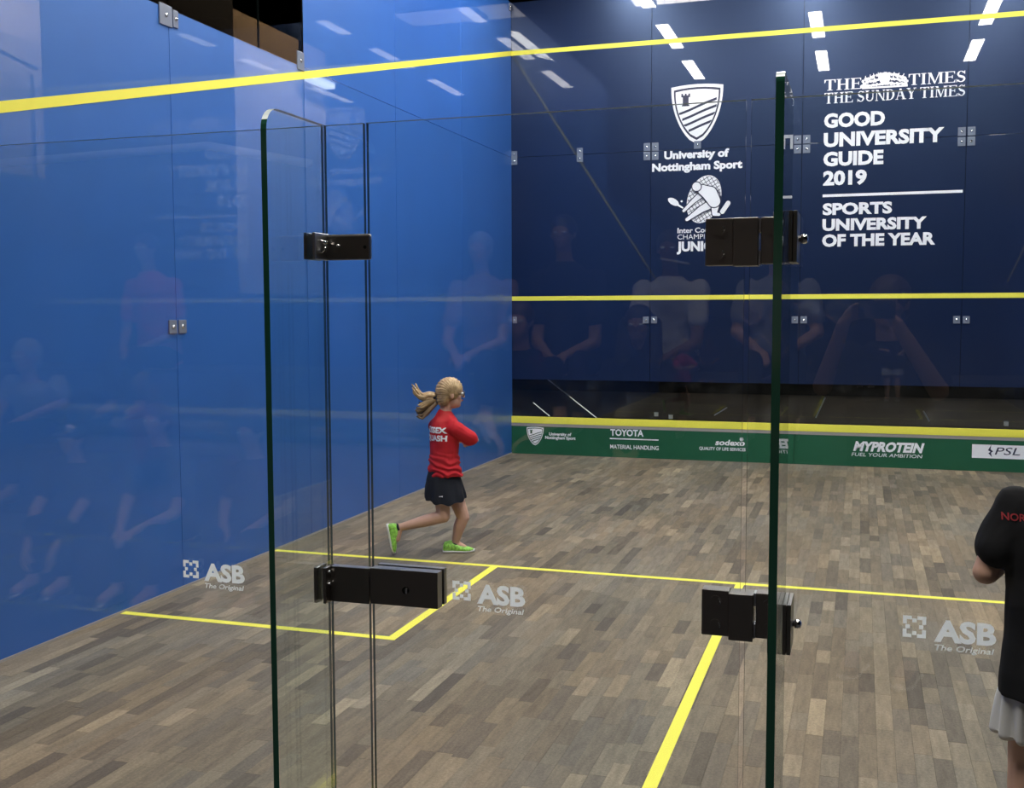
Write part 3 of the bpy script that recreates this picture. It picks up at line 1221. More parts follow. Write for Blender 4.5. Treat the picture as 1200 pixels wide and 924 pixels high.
# pale handrail high behind the seats
hr = empty('back_handrail', (-1.5, -5.2, 2.6), label='pale handrail running behind the seats, mirrored in the glass back wall', category='handrail')
bm = bmesh.new()
tube(bm, [(-3.25, -5.3, 2.93), (-1.1, -5.3, 2.98), (-.2, -5.3, 2.80)], .035, 10)
obj('rail', bm, MT['white'], hr, True)
obj('bracket', bx(-3.35, -3.2, -5.35, -5.25, 2.83, 3.08, bev=.01), MT['white'], hr)

# ---- seating behind the camera
for k, (y0, y1, z, nm) in enumerate(((-3.62, -2.98, .30, 'lowest'), (-4.50, -3.62, .74, 'middle'), (-5.6, -4.50, 1.22, 'topmost'))):
    t_ = empty('seating_tier', (1.5, (y0 + y1) / 2, -.03), label='%s carpeted step of the seating facing the glass back wall' % nm, category='seating', group='seating steps')
    obj('step', bx(-3.5, 6.2, y0, y1, -.03, z, bev=.008), MT['tier'], t_)
    obj('nosing', bx(-3.5, 6.2, y1 - .03, y1 - .002, z, z + .006), MT['black'], t_)


# ------------------------------------------------------------------ PEOPLE
SK = mat('skin_fair', (.60, .36, .27), .5, .35)
SK2 = mat('skin_tan', (.42, .25, .17), .5, .35)
SK3 = mat('skin_brown', (.20, .10, .06), .5, .35)
EYEW = mat('eye_white', (.8, .8, .8), .2)
LIP = mat('lip', (.45, .14, .12), .4)


def head_parts(bm, hc, F, U, h):
    R = F.cross(U).normalized()
    U = R.cross(F).normalized()
    P = lambda f, r, u: hc + F * f * h + R * r * h + U * u * h
    ell(bm, P(-.05, 0, .10), F, R, U, .43 * h, .345 * h, .40 * h)
    ell(bm, P(.07, 0, -.20), F, R, U, .27 * h, .25 * h, .28 * h)
    ell(bm, P(.20, 0, -.36), F, R, U, .12 * h, .13 * h, .09 * h)          # chin
    ell(bm, P(.27, 0, .10), F, R, U, .10 * h, .24 * h, .05 * h)          # brow
    caps(bm, P(.33, 0, .06), P(.42, 0, -.09), .028 * h, .05 * h, 8)       # nose
    ell(bm, P(.31, 0, -.215), F, R, U, .07 * h, .10 * h, .035 * h, 10, 6)  # lips
    for s in (-1, 1):
        ell(bm, P(.22, s * .18, -.10), F, R, U, .09 * h, .08 * h, .08 * h, 10, 6)   # cheeks
        ell(bm, P(-.03, s * .345, -.03), F, R, U, .07 * h, .035 * h, .115 * h, 10, 6)  # ears


def hand(bm, w_, d, n, s, curl=.5, side=1, fist=0):
    """palm with four unequal bent fingers and a thumb leaving its side"""
    d = V(d).normalized()
    n = (V(n) - d * V(n).dot(d)).normalized()
    t = d.cross(n) * side
    w_ = V(w_)
    rings = []
    for f, hw, th in ((0, .15, .11), (.14, .20, .12), (.34, .23, .10), (.5, .22, .07)):
        rings.append((w_ + d * f * s, t * hw * s, n * th * s))
    loft(bm, rings, 12)
    for k, (ln, off) in enumerate(((.42, .165), (.48, .055), (.44, -.055), (.34, -.16))):
        b0 = w_ + d * .46 * s + t * off * s
        a1 = curl * (.7 + .1 * k)
        d1 = d * math.cos(a1) + n * math.sin(a1)
        a2 = a1 + curl
        d2 = d * math.cos(a2) + n * math.sin(a2)
        a3 = a2 + curl * .7
        d3 = d * math.cos(a3) + n * math.sin(a3)
        p1 = b0 + d1 * ln * .45 * s
        p2 = p1 + d2 * ln * .32 * s
        p3 = p2 + d3 * ln * .22 * s
        caps(bm, b0, p1, .052 * s, .046 * s, 8)
        caps(bm, p1, p2, .046 * s, .042 * s, 8)
        caps(bm, p2, p3, .042 * s, .034 * s, 8)
    b0 = w_ + d * .14 * s + t * .17 * s
    p1 = b0 + (d * .75 + t * .6 + n * .35).normalized() * .24 * s
    p2 = p1 + (d * .95 + t * .15 + n * .4).normalized() * .17 * s
    caps(bm, b0, p1, .065 * s, .05 * s, 8)
    caps(bm, p1, p2, .05 * s, .04 * s, 8)


def torso_rings(pel, chest, neck, Rp, Rs, F, wp, wc, dp, dc, k=1.0, down=0):
    """rings from below the pelvis to the base of the neck"""
    ax = (chest - pel)
    out = []
    for t, a in ((-.30, .80), (-.12, 1), (.10, .98)):
        out.append((pel + ax * t, Rp * wp * a * k, F * dp * a * k))
    mid = pel + ax * .5
    Rm = (Rp + Rs).normalized()
    out.append((mid, Rm * (wp + wc) * .455 * k, F * (dp + dc) * .46 * k))
    out.append((pel + ax * .85, Rs * wc * .98 * k, F * dc * k))
    out.append((chest + (neck - chest) * .1, Rs * wc * 1.0 * k, F * dc * .98 * k))
    out.append((chest + (neck - chest) * .55, Rs * wc * .86 * k, F * dc * .8 * k))
    out.append((chest + (neck - chest) * .95, Rs * wc * .42 * k, F * dc * .55 * k))
    return out


def shoe(p, heel, toe, U, s, m, msole, parent, mlace=None):
    """trainer from heel to toe; U points up out of the sole"""
    heel, toe, U = V(heel), V(toe), V(U).normalized()
    D = (toe - heel)
    ln = D.length
    D.normalize()
    U = (U - D * U.dot(D)).normalized()
    R = D.cross(U)
    bm = bmesh.new()
    rings = []
    for t, wd, ht in ((.0, .26, .30), (.04, .36, .44), (.2, .42, .52), (.36, .40, .50), (.52, .43, .36), (.7, .48, .27), (.86, .42, .22), (.96, .28, .16), (1.0, .12, .09)):
        h_ = ht * .68 * ln
        rings.append((heel + D * t * ln + U * (h_ * .5 + .02 * ln), R * wd * .40 * ln, U * h_ * .56))
    loft(bm, rings, 14)
    up_ = link('shoe', remesh(bm, .0045, 2), m, parent, True)
    bm = bmesh.new()
    rings = []
    for t, wd in ((-.01, .2), (.02, .36), (.15, .42), (.4, .38), (.6, .44), (.75, .47), (.9, .38), (.98, .24), (1.02, .1)):
        rings.append((heel + D * t * ln + U * .05 * ln + U * .12 * ln * max(0, t - .8), R * wd * .42 * ln, U * .05 * ln))
    loft(bm, rings, 14)
    obj('sole', bm, msole, up_, True)
    if mlace:
        for k in range(4):
            bm = bmesh.new()
            c = heel + D * ln * (.42 + .08 * k)
            h_ = (.345 - .045 * k) * ln
            tube(bm, [c + R * .11 * ln + U * h_ * .78, c + U * h_, c - R * .11 * ln + U * h_ * .78], .0035, 6)
            obj('lace', bm, mlace, up_, True)
    return up_


# ---- the girl running in the court
gr = V((.9525, .3046, 0))        # to the right as seen from the seats
ga = V((-.3046, .9525, 0))       # away from the seats
GO = V((1.262, 4.56, 0))
K = 1 / 174.0


def GP(px, py, w_=0.0):          # drawing units of a side view scaled to the girl's 1.24 m height
    return GO + gr * ((px - 533) * K) + ga * w_ + V((0, 0, (651.5 - py) * K - .0)) + V((0, 0, w_ * -.05))


girl = empty('person', tuple(GO), label='girl with blonde ponytail in red shirt and lime shoes running in court', category='person')
th = math.radians(38)
gF = gr * math.cos(th) + ga * math.sin(th)       # chest direction
gR = gr * math.sin(th) - ga * math.cos(th)       # her right side
Z = V((0, 0, 1))
gfem = mat('red_shirt', (.50, .018, .028), .75, .2, bump=(60, .3, .002))
gsk = mat('black_skort', (.012, .014, .022), .8, .2, bump=(80, .3, .002))
lime = mat('lime_shoe', (.30, .66, .10), .45, .4, var=(60, .45))
wsole = mat('white_sole', (.75, .75, .72), .5)
blonde = mat('blonde_hair', (.44, .30, .16), .42, .4, bump=(180, .8, .004), var=(28, .35))
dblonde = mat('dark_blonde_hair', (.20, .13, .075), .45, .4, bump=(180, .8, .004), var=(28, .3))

pel, chest, neck = GP(516, 560), GP(519, 503), GP(519, 481)
hf = (gr * math.cos(math.radians(14)) + ga * math.sin(math.radians(14))).normalized()
hU = (Z + gr * .05).normalized()
hc = GP(526.5, 460)
HH = .208
shR = chest + gR * .128 + Z * .03
shL = chest - gR * .128 + Z * .03
elR, wrR = GP(551, 514, -.02), GP(549, 519, .15)
elL, wrL = GP(520, 520, .28), GP(541, 517, .26)
hipR, hipL = GP(514, 573, -.045), GP(526, 572, .055)
knR, anR = GP(517, 605, -.05), GP(464, 618.5, -.05)
knL, anL = GP(539.5, 608, .03), GP(529.5, 640, .05)
bm = bmesh.new()
loft(bm, torso_rings(pel, chest, neck, gR, gR, gF, .098, .105, .078, .082), 18)
caps(bm, neck - Z * .03, hc - hf * .03 - hU * .05, .042, .040)
head_parts(bm, hc, hf, hU, HH)
for sh, el, wr_, sd in ((shR, elR, wrR, 1), (shL, elL, wrL, -1)):
    caps(bm, sh - Z * .02 - gR * .03 * sd, el, .032, .028)
    caps(bm, el, wr_, .029, .020)
hand(bm, wrR, (gr * -.3 + ga * .6), Z * -1, .125, .75, 1)
hand(bm, wrL, (gr * .8 + Z * .3), Z * -1 + gr * .2, .125, .75, -1)
for hp, kn, an in ((hipR, knR, anR), (hipL, knL, anL)):
    caps(bm, hp, kn, .060, .045)
    mid = kn.lerp(an, .36)
    back = (gF * -1) * .008
    caps(bm, kn, mid + back, .044, .042)
    caps(bm, mid + back, an, .042, .025)
    ell(bm, an, gF, gR, Z, .028, .026, .03)
caps(bm, anR, anR + (GP(460, 640, -.06) - anR) * .6, .026, .024)
caps(bm, anL, GP(540, 646, .05), .026, .024)
link('body', remesh(bm, .0045, 4), SK, girl, True)

# face details
R_ = hf.cross(hU).normalized()
for s in (-1, 1):
    bm = bmesh.new()
    c = hc + hf * .325 * HH + R_ * s * .135 * HH + hU * .015 * HH
    ell(bm, c, hf, R_, hU, .016, .018, .012, 10, 8)
    e_ = obj('eye', bm, EYEW, girl, True)
    bm = bmesh.new()
    ell(bm, c + hf * .012, hf, R_, hU, .006, .008, .008, 10, 6)
    obj('iris', bm, gsk, e_, True)
bm = bmesh.new()
for s in (-1, 1):
    c = hc + hf * .385 * HH + R_ * s * .15 * HH + hU * .02 * HH
    pts = [c + R_ * .026 * math.cos(t) + hU * .017 * math.sin(t) for t in [2 * PI * i / 14 for i in range(15)]]
    tube(bm, pts, .0026, 6)
    tube(bm, [c + R_ * s * .026, c + R_ * s * .030 - hf * .05, c + R_ * s * .034 - hf * .095 - hU * .004], .0026, 6)
tube(bm, [hc + hf * .40 * HH + R_ * .02 + hU * .006, hc + hf * .40 * HH - R_ * .02 + hU * .006], .0026, 6)
obj('glasses', bm, mat('black_frames', (.015, .01, .01), .3), girl, True, label='black framed glasses')
bm = bmesh.new()
ell(bm, hc + hf * .385 * HH - hU * .215 * HH, hf, R_, hU, .006, .020, .005, 10, 6)
obj('mouth', bm, LIP, girl, True)

# hair: a close cap, then the gathered ponytail blown to the left
bm = bmesh.new()
ell(bm, hc - hf * .075 * HH + hU * .135 * HH, hf, R_, hU, .455 * HH, .385 * HH, .425 * HH, 20, 14)
ell(bm, hc - hf * .24 * HH - hU * .10 * HH, hf, R_, hU, .24 * HH, .34 * HH, .34 * HH, 16, 10)
hm = remesh(bm, .005, 3)
for v, vn in withn(hm):     # combed furrows
    q = v.co - hc
    a = math.atan2(q.dot(hU), q.dot(-hf) + .001)
    v.co += vn * .0025 * math.sin(a * 34 + 6 * noise.noise(q * 12))
hair = link('hair', hm, blonde, girl, True)
root = GP(506, 462, 0)
rp = random.Random(5)
loft_sets = [([(508, 462), (500, 461), (493, 463), (487, 459), (482, 452)], 10, blonde, 8),
             ([(508, 465), (500, 466), (492, 466), (485, 461), (481, 456)], 8, blonde, 7),
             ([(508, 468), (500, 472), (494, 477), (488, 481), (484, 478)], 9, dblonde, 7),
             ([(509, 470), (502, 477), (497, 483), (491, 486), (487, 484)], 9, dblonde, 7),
             ([(508, 466), (499, 469), (492, 473), (489, 472)], 9, blonde, 5)]
bmb, bmd = bmesh.new(), bmesh.new()
for pts, r0, m_, cnt in loft_sets:
    tgt = bmb if m_ is blonde else bmd
    for k in range(cnt):
        o_ = rp.uniform(-3.2, 3.2)
        o2 = rp.uniform(-.035, .035)
        P3 = []
        n = len(pts)
        for i, (x, y) in enumerate(pts):
            f = i / (n - 1)
            P3.append(GP(x + rp.uniform(-1, 1) * f * 2.2, y + o_ * (.35 + f) + rp.uniform(-1, 1) * f, o2 * (.4 + f)))
        rr = [r0 * .0017 * (1 - .75 * (i / (n - 1)) ** 1.5) for i in range(n)]
        # smooth the path
        Q, RR = [], []
        for i in range(n - 1):
            for t in (0, .33, .66):
                p0 = P3[max(i - 1, 0)]
                p1, p2 = P3[i], P3[i + 1]
                p3 = P3[min(i + 2, n - 1)]
                Q.append(.5 * ((2 * p1) + (p2 - p0) * t + (2 * p0 - 5 * p1 + 4 * p2 - p3) * t * t + (3 * p1 - p0 - 3 * p2 + p3) * t ** 3))
                RR.append(rr[i] * (1 - t) + rr[i + 1] * t)
        Q.append(P3[-1])
        RR.append(rr[-1] * .5)
        tube(tgt, Q, RR, 6)
obj('ponytail', bmb, blonde, girl, True)
obj('ponytail', bmd, dblonde, girl, True, label='darker underside of the ponytail')
bm = bmesh.new()
ell(bm, GP(507, 464), gr, ga, Z, .014, .03, .024)
obj('hair_tie', bm, gsk, girl, True)

# shirt
bm = bmesh.new()
rings = torso_rings(pel, chest, neck, gR, gR, gF, .118, .122, .098, .098, 1.0)[1:]
base = [(GP(519.5, 557), gR * .128, gF * .112), (GP(518, 550), gR * .124, gF * .108)]
loft(bm, base + rings[2:], 22)
caps(bm, neck - Z * .05, neck - Z * .026, .066, .056)
caps(bm, shR - gR * .03 - Z * .01, shR.lerp(elR, .88), .058, .054)
caps(bm, shL - gR * -.03 - Z * .01, shL.lerp(elL, .7), .058, .052)
sm = remesh(bm, .005, 4)
for v, vn in withn(sm):      # folds: gathered at the waist, soft elsewhere
    q = v.co - pel
    wgt = max(0, 1 - abs(q.z - .06) / .14)
    v.co += vn * (.007 * wgt * math.sin(q.z * 150 + q.dot(gr) * 38 + 4 * noise.noise(q * 14)) + .006 * noise.noise(q * 18))
shirt = link('shirt', sm, gfem, girl, True)


def wrap_text(s, width, cap, center, right, upv, out, target, m, name, bold=.04, off=.003):
    """letters laid on the cloth: each point is dropped onto the shirt surface"""
    a, b = text2d(s, -width / 2, width / 2, -cap / 2, cap, bold)
    bmx = bmesh.new()
    vs_ = [bmx.verts.new((x, y, 0)) for x, y in a]
    for f in b:
        try:
            bmx.faces.new([vs_[i] for i in f])
        except ValueError:
            pass
    bmesh.ops.triangulate(bmx, faces=bmx.faces)
    for _ in range(2):
        bmesh.ops.subdivide_edges(bmx, edges=[e for e in bmx.edges if e.calc_length() > cap * .3], cuts=1)
        bmesh.ops.triangulate(bmx, faces=bmx.faces)
    loc = worldloc(target)
    dep = bmesh.new()
    dep.from_mesh(target.data)
    bvh = BVHTree.FromBMesh(dep)
    for v in bmx.verts:
        p = center + right * v.co.x + upv * v.co.y
        hit = bvh.ray_cast(p + out * .4 - loc, -out)
        if hit[0] is not None:
            v.co = hit[0] + loc + out * off
        else:
            v.co = p
    dep.free()
    return obj(name, bmx, m, target)


bk = -gF
tc_ = chest + bk * .1 - Z * .005
wrap_text('SUSSEX', .195, .040, tc_ + gR * .004 + Z * .014, -gR * -1, Z, bk, shirt, WH, 'lettering')
wrap_text('SQUASH', .195, .040, tc_ + gR * .004 - Z * .040, -gR * -1, Z, bk, shirt, WH, 'lettering')

# skort
bm = bmesh.new()
rings = []
for py, wx, wy, cx, cw in ((548, .100, .092, 517, 0), (560, .118, .112, 517, 0), (572, .132, .128, 517.5, 0), (583, .140, .140, 518.5, 0), (586.5, .141, .142, 519, 0)):
    rings.append((GP(cx, py, cw), gr * wx, ga * wy))
loft(bm, rings, 24)
km = remesh(bm, .005, 2)
for v, vn in withn(km):
    q = v.co - pel
    a = math.atan2(q.dot(ga), q.dot(gr))
    f = min(1, max(0, -q.z / .12))
    v.co += vn * .007 * f * math.sin(a * 9)
    v.co.z += .014 * f * math.sin(a * 2 + 1.2)
skirt = link('skort', km, gsk, girl, True)
bm = bmesh.new()
cpt = GP(515, 579.5, -.2)
box(bm, -.012, .012, -.001, .001, -.002, .002)
box(bm, .006, .012, -.001, .001, -.005, .005)
bmesh.ops.transform(bm, matrix=Matrix.Translation(GP(515, 579.5, -.142)) @ Matrix((gr, ga, Z)).transposed().to_4x4(), verts=bm.verts)
obj('badge', bm, WH, skirt)

shoe(0, GP(515, 651.5, .05), GP(552.5, 651.5, .05), Z, .17, lime, wsole, girl, gsk)
shoe(0, GP(449, 614.5, -.06), GP(455.5, 649.5, -.05), gr * 1 + Z * .12, .165, lime, wsole, girl, gsk)
for an in (anL, anR):
    bm = bmesh.new()
    d_ = (anL - knL).normalized() if an is anL else (anR - knR).normalized()
    A, B = perp(d_)
    loft(bm, [(an - d_ * .005, A * .029, B * .029), (an + d_ * .022, A * .031, B * .031)], 14)
    obj('sock', bm, gsk, girl, True)


# ---- the player cut by the right edge, seen from behind
def NP(x, z, y=0.0):
    return V((x, .9 + y, z))


kid = empty('person', (4.41, .9, 0), label='player in black shirt and white shorts at the right edge', category='person')
kb = mat('black_shirt', (.009, .009, .011), .8, .15, bump=(40, .3, .003))
kw = mat('white_shorts', (.72, .72, .74), .75, .2, bump=(40, .3, .003))
redp = mat('dark_red_print', (.33, .02, .03), .6)
yF = V((-.12, .99, 0)).normalized()
yR = V((.99, .12, 0)).normalized()
pel, chest, neck = NP(4.425, .72), NP(4.415, 1.06, .01), NP(4.41, 1.20, .03)
hc = NP(4.41, 1.355, .07)
shL, shR = NP(4.275, 1.115), NP(4.55, 1.115)
elL, wrL = NP(4.215, .935, -.02), NP(4.30, .93, .19)
elR, wrR = NP(4.63, .92, -.02), NP(4.56, .88, .2)
bm = bmesh.new()
loft(bm, torso_rings(pel, chest, neck, yR, yR, yF, .13, .14, .095, .1), 20)
caps(bm, neck - Z * .04, hc - Z * .06, .052, .048)
head_parts(bm, hc, yF, Z, .215)
for sh, el, wr_ in ((shL, elL, wrL), (shR, elR, wrR)):
    caps(bm, sh, el, .045, .034)
    caps(bm, el, wr_, .036, .024)
hand(bm, wrL, V((.5, .8, .1)), V((0, 0, -1)), .15, .8, 1)
hand(bm, wrR, V((-.3, .8, .1)), V((0, 0, -1)), .15, .8, -1)
legs = ((NP(4.365, .68), NP(4.345, .40, .03), NP(4.34, .075)), (NP(4.49, .68), NP(4.51, .40, .06), NP(4.53, .075, .02)))
for hp, kn, an in legs:
    caps(bm, hp, kn, .083, .055)
    mid = kn.lerp(an, .35) - V((0, .012, 0))
    caps(bm, kn, mid, .053, .054)
    caps(bm, mid, an, .054, .033)
    caps(bm, an - Z * .02, an + V((0, .1, -.04)), .035, .028)
link('body', remesh(bm, .006, 3), SK, kid, True)
bm = bmesh.new()
rings = torso_rings(pel, chest, neck, yR, yR, yF, .16, .165, .125, .12)
loft(bm, [(NP(4.425, .60), yR * .174, yF * .146), (NP(4.425, .66), yR * .172, yF * .144)] + rings[2:], 26)
caps(bm, neck - Z * .05, neck + Z * .0, .07, .062)
caps(bm, shL + V((.02, 0, 0)), shL.lerp(elL, .62), .062, .063)
caps(bm, shR - V((.02, 0, 0)), shR.lerp(elR, .62), .062, .063)
sm = remesh(bm, .007, 4, (9, .012, .5))
ks = link('shirt', sm, kb, kid, True)
wrap_text('NORTHAMPTONSHIRE', .257, .020, NP(4.385, 1.10, -.12), yR, Z, -yF, ks, redp, 'lettering', .02)
wrap_text('SQUASH', .15, .019, NP(4.40, 1.063, -.12), yR, Z, -yF, ks, redp, 'lettering', .0)
bm = bmesh.new()
loft(bm, [(NP(4.425, .80), yR * .13, yF * .10), (NP(4.425, .66), yR * .14, yF * .105)], 20)
for hp, kn, s in ((legs[0][0], legs[0][1], -1), (legs[1][0], legs[1][1], 1)):
    c = hp.lerp(kn, .72)
    c.z = .475
    loft(bm, [(hp + Z * .03, yR * .075, yF * .09), (hp.lerp(c, .5) + V((s * .008, 0, 0)), yR * .093, yF * .112), (c + V((s * .012, 0, 0)), yR * .093, yF * .113)], 20)
sm = remesh(bm, .006, 2, (11, .004, .3))
for v, vn in withn(sm):     # hanging pleats
    f = min(1, max(0, (.68 - v.co.z) / .16))
    v.co += vn * .009 * f * math.sin(math.atan2(v.co.y - .9, v.co.x - 4.36) * 11)
link('shorts', sm, kw, kid, True)
bm = bmesh.new()
ell(bm, hc - yF * .02 + Z * .03, yF, yR, Z, .10, .083, .092, 18, 12)
ell(bm, hc - yF * .06 - Z * .03, yF, yR, Z, .05, .07, .06)
link('hair', remesh(bm, .006, 2), mat('brown_hair', (.06, .035, .02), .5), kid, True)
for kx, an in ((0, legs[0][2]), (1, legs[1][2])):
    shoe(0, V((an.x, an.y - .06, 0)), V((an.x - .01, an.y + .16, 0)), Z, .20, kw, wsole, kid)

# ---- spectators on the tiers (mirrored faintly in the glass back wall)
HAIRS = dict(dark=mat('dark_hair', (.02, .014, .01), .5), brown=mat('mid_brown_hair', (.10, .055, .03), .5), grey=mat('grey_hair', (.3, .3, .3), .5))


def spectator(x, y, seat, hz, sc, skin, shirt_c, trouser_c, hair_c, label, style='short', pose='clasp', longsl=False, cap_=False):
    F, R = V((0, 1, 0)), V((1, 0, 0))
    y += .07
    t = empty('person', (x, y, seat), label=label, category='person')
    O = V((x, y, 0))
    lean = .10 if pose != 'lean' else .3
    pel = O + V((0, 0, seat + .10 * sc))
    hcz = hz
    L = max(hcz - pel.z, .4)
    hc = V((x, y + lean + .05, hcz))
    neck = V((x, y + lean, hcz - .17 * sc))
    chest = pel.lerp(neck, .72)
    bm = bmesh.new()
    loft(bm, torso_rings(pel, chest, neck, R, R, F, .16 * sc, .17 * sc, .12 * sc, .12 * sc), 16)
    caps(bm, neck - Z * .03, hc - Z * .05, .055 * sc, .05 * sc)
    head_parts(bm, hc, F, Z, .235 * sc)
    kns, sleeves = [], []
    for s in (-1, 1):
        sh = chest + R * s * .19 * sc + Z * .07 * sc
        hp = pel + R * s * .09 * sc
        kn = V((x + s * .13 * sc, y + .44 * sc, seat + .12 * sc))
        an = V((x + s * .13 * sc, y + .47 * sc, seat - .26 if seat > .4 else .08))
        if pose in ('clasp', 'lean'):
            el = V((x + s * .2 * sc, y + .28 * sc, seat + .24 * sc))
            wr_ = V((x + s * .05, y + .52 * sc, seat + .16 * sc))
        elif pose == 'hang':
            el = V((x + s * .18 * sc, y + .36 * sc, seat + .22 * sc))
            wr_ = V((x + s * .09, y + .55 * sc, seat - .03))
        else:
            el = V((x + s * .25 * sc, y + .10 * sc, seat + .30 * sc))
            wr_ = V((x + s * .10, y + .34 * sc, seat + .2 * sc))
        caps(bm, sh, el, .052 * sc, .042 * sc)
        caps(bm, el, wr_, .043 * sc, .027 * sc)
        hand(bm, wr_, V((-s * .5, .7, -.4)) if pose != 'hang' else V((0, .2, -1)), V((0, -.3, -1)) if pose != 'hang' else V((-s, 0, 0)), .18 * sc, .5, -s)
        caps(bm, hp, kn, .085 * sc, .06 * sc)
        caps(bm, kn, an, .058 * sc, .038 * sc)
        caps(bm, an, an + V((0, .13, -.03)), .04, .034)
        kns.append((hp, kn, an))
        sleeves.append((sh, el, wr_))
    link('body', remesh(bm, .011, 2), skin, t, True)
    bm = bmesh.new()
    rr = torso_rings(pel, chest, neck, R, R, F, .185 * sc, .195 * sc, .15 * sc, .145 * sc)
    loft(bm, rr[1:], 16)
    for sh, el, wr_ in sleeves:
        caps(bm, sh, sh.lerp(el, .62), .072 * sc, .068 * sc)
        if longsl:
            caps(bm, sh, el, .07 * sc, .058 * sc)
            caps(bm, el, el.lerp(wr_, .85), .058 * sc, .045 * sc)
    link('shirt', remesh(bm, .013, 2, (9, .012, 1)), shirt_c, t, True)
    bm = bmesh.new()
    for hp, kn, an in kns:
        caps(bm, hp, kn, .10 * sc, .078 * sc)
        caps(bm, kn, kn.lerp(an, .75), .076 * sc, .06 * sc)
    link('trousers', remesh(bm, .013, 2), trouser_c, t, True)
    bm = bmesh.new()
    h = .235 * sc
    ell(bm, hc - F * .08 * h + Z * .15 * h, F, R, Z, .45 * h, .39 * h, .41 * h)
    ell(bm, hc - F * .25 * h - Z * .1 * h, F, R, Z, .2 * h, .33 * h, .3 * h)
    if style == 'long':
        for s in (-1, 1):
            caps(bm, hc + R * s * .36 * h - F * .05, hc + R * s * .42 * h - Z * 1.0 * h, .05, .05)
        caps(bm, hc - F * .3 * h, hc - F * .35 * h - Z * h, .09, .09)
    link('hair', remesh(bm, .011, 1), hair_c, t, True)
    if cap_:
        bm = bmesh.new()
        ell(bm, hc - F * .03 * h + Z * .25 * h, F, R, Z, .47 * h, .41 * h, .34 * h)
        ell(bm, hc + F * .5 * h + Z * .2 * h, F, R, Z, .25 * h, .28 * h, .04 * h)
        link('cap', remesh(bm, .009, 1), MT['dark'], t, True)
    for s in (-1, 1):
        bm = bmesh.new()
        ell(bm, hc + F * .33 * h + R * s * .135 * h + Z * .02 * h, F, R, Z, .014, .016, .009, 8, 6)
        obj('eye', bm, EYEW, t, True)
    for hp, kn, an in kns:
        bm = bmesh.new()
        rings = []
        for tt, wd, ht in ((0, .5, .6), (.15, .8, 1), (.45, .8, .9), (.7, 1, .6), (.92, .7, .4), (1, .3, .25)):
            rings.append((an + V((0, -.05 + .24 * tt, -.075 + .04 * ht)), R * .048 * wd, Z * .045 * ht))
        loft(bm, rings, 12)
        obj('shoe', bm, MT['dark'], t, True)
    return t


cl_ = lambda n, c: mat(n, c, .8, .15)
dkt = cl_('dark_trousers', (.02, .022, .03))
spectator(-.04, -3.28, .30, 1.03, .86, SK, cl_('teal_shirt', (.05, .09, .10)), dkt, HAIRS['brown'], 'seated boy in a dull teal shirt, hands clasped, lowest step', pose='clasp')
spectator(-.66, -3.30, .30, .90, .84, SK, cl_('black_tee', (.012, .012, .015)), dkt, HAIRS['dark'], 'seated boy in cap and black shirt with hanging arms, lowest step', pose='hang', cap_=True)
spectator(.58, -3.28, .30, .98, .85, SK, cl_('maroon_top', (.09, .02, .035)), dkt, HAIRS['dark'], 'seated child in a maroon top, lowest step', pose='lap')
spectator(-1.6, -4.0, .74, 1.36, 1.0, SK2, cl_('pale_grey_shirt', (.32, .33, .34)), dkt, HAIRS['grey'], 'large seated man in a pale grey shirt, middle step', pose='lap')
spectator(-1.3, -4.95, 1.22, 2.14, .95, SK2, cl_('coral_shirt', (.62, .08, .08)), dkt, HAIRS['dark'], 'seated spectator in a coral red shirt, topmost step', pose='lap')
spectator(1.95, -4.03, .74, 1.60, .95, SK, cl_('navy_top', (.015, .02, .04)), dkt, HAIRS['brown'], 'seated spectator in a navy top, middle step', pose='lap')
spectator(2.66, -4.03, .74, 1.58, .92, SK2, cl_('black_top', (.012, .012, .014)), dkt, HAIRS['dark'], 'seated woman with long dark hair and black top, middle step', style='long', pose='clasp', longsl=True)
spectator(1.38, -4.95, 1.22, 2.08, .98, SK, cl_('dusty_pink_shirt', (.34, .22, .26)), dkt, HAIRS['grey'], 'seated man in a dusty pink shirt, topmost step', pose='clasp')
spectator(2.02, -4.95, 1.22, 2.16, .98, SK2, cl_('charcoal_shirt', (.022, .022, .028)), dkt, HAIRS['dark'], 'seated man in a charcoal shirt, topmost step', pose='lean')
spectator(2.68, -4.95, 1.22, 2.06, .98, SK3, cl_('white_tee', (.55, .55, .58)), dkt, HAIRS['dark'], 'seated spectator in a white shirt, topmost step', pose='clasp')
spectator(3.36, -4.95, 1.22, 2.05, 1.0, SK, cl_('light_grey_tee', (.34, .35, .38)), dkt, HAIRS['brown'], 'seated man in a light grey shirt, topmost step', pose='lap')


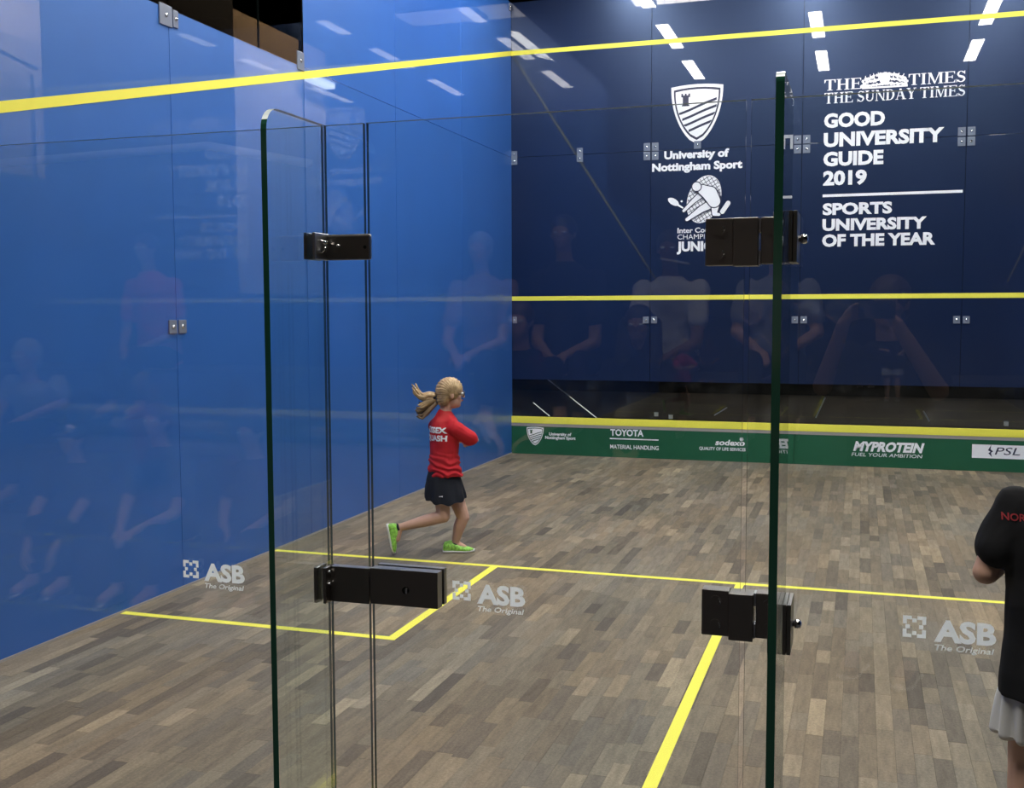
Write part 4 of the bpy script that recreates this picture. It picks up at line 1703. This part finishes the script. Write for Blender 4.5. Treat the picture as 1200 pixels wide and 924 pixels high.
# ---- the one taking the picture, standing before the tiers with a phone held up
ph = empty('person', (4.0, -2.78, 0), label='standing person in dark printed shirt holding a phone up to the glass', category='person')
F, R = V((-.30, .954, 0)), V((.954, .30, 0))
o_ = V((4.0, -2.80, 0))
pel, chest, neck = o_ + Z * .98, o_ + Z * 1.36, o_ + F * .02 + Z * 1.53
hc = o_ + F * .05 + Z * 1.69
bm = bmesh.new()
loft(bm, torso_rings(pel, chest, neck, R, R, F, .165, .18, .12, .125), 18)
caps(bm, neck - Z * .04, hc - Z * .07, .06, .055)
head_parts(bm, hc, F, Z, .235)
legs_, arms_ = [], []
for s in (-1, 1):
    sh = chest + R * s * .18 + Z * .09
    el = chest + R * s * .25 + F * .17 - Z * .04
    wr_ = V((3.895, -2.415, 1.635)) + R * s * .11 - F * .035 - Z * .03
    caps(bm, sh, el, .052, .042)
    caps(bm, el, wr_, .043, .028)
    hand(bm, wr_, (-R * s * .45 + F * .1 + Z * .6), F * .4 - R * s, .17, .35, s)
    hp, kn, an = pel + R * s * .09 - Z * .04, o_ + R * s * .11 + Z * .52, o_ + R * s * .12 + Z * .09
    caps(bm, hp, kn, .09, .062)
    caps(bm, kn, an, .06, .04)
    caps(bm, an, an + F * .14 - Z * .04, .04, .035)
    legs_.append((hp, kn, an))
    arms_.append((sh, el))
link('body', remesh(bm, .008, 2), SK, ph, True)
bm = bmesh.new()
loft(bm, torso_rings(pel, chest, neck, R, R, F, .19, .205, .15, .155)[1:], 18)
for sh, el in arms_:
    caps(bm, sh, sh.lerp(el, .7), .07, .066)
psh = link('shirt', remesh(bm, .010, 2, (9, .012, 1)), kb, ph, True)
bm = bmesh.new()
for hp, kn, an in legs_:
    caps(bm, hp, kn, .11, .085)
    caps(bm, kn, an, .082, .07)
link('trousers', remesh(bm, .011, 2), dkt, ph, True)
bm = bmesh.new()
ell(bm, hc - F * .02 + Z * .035, F, R, Z, .108, .092, .096)
ell(bm, hc - F * .06 - Z * .03, F, R, Z, .05, .078, .07)
link('hair', remesh(bm, .009, 1), HAIRS['brown'], ph, True)
for s in (-1, 1):
    bm = bmesh.new()
    ell(bm, hc + F * .077 + R * s * .032 + Z * .005, F, R, Z, .014, .016, .009, 8, 6)
    obj('eye', bm, EYEW, ph, True)
for hp, kn, an in legs_:
    a_ = an - F * .07
    a_.z = 0
    shoe(0, a_, a_ + F * .27, Z, .27, MT['dark'], wsole, ph)
fone = empty('phone', (3.93, -2.385, 1.66), label='black phone held upright in front of the standing person', category='phone')
bm = bmesh.new()
box(bm, -.075, .075, -.004, .004, -.037, .037, bev=.003)
Mp = Matrix((r2, fw, u2)).transposed().to_4x4()
Mp.translation = CAM - fw * .012 + r2 * .058
bmesh.ops.transform(bm, matrix=Mp, verts=bm.verts)
obj('case', bm, MT['dark'], fone)
bm = bmesh.new()
loft(bm, [(CAM - fw * .0075, r2 * .007, u2 * .007), (CAM - fw * .0055, r2 * .006, u2 * .006)], 16)
obj('lens', bm, MT['chrome'], fone)

bpy.data.scenes.remove(tmp)
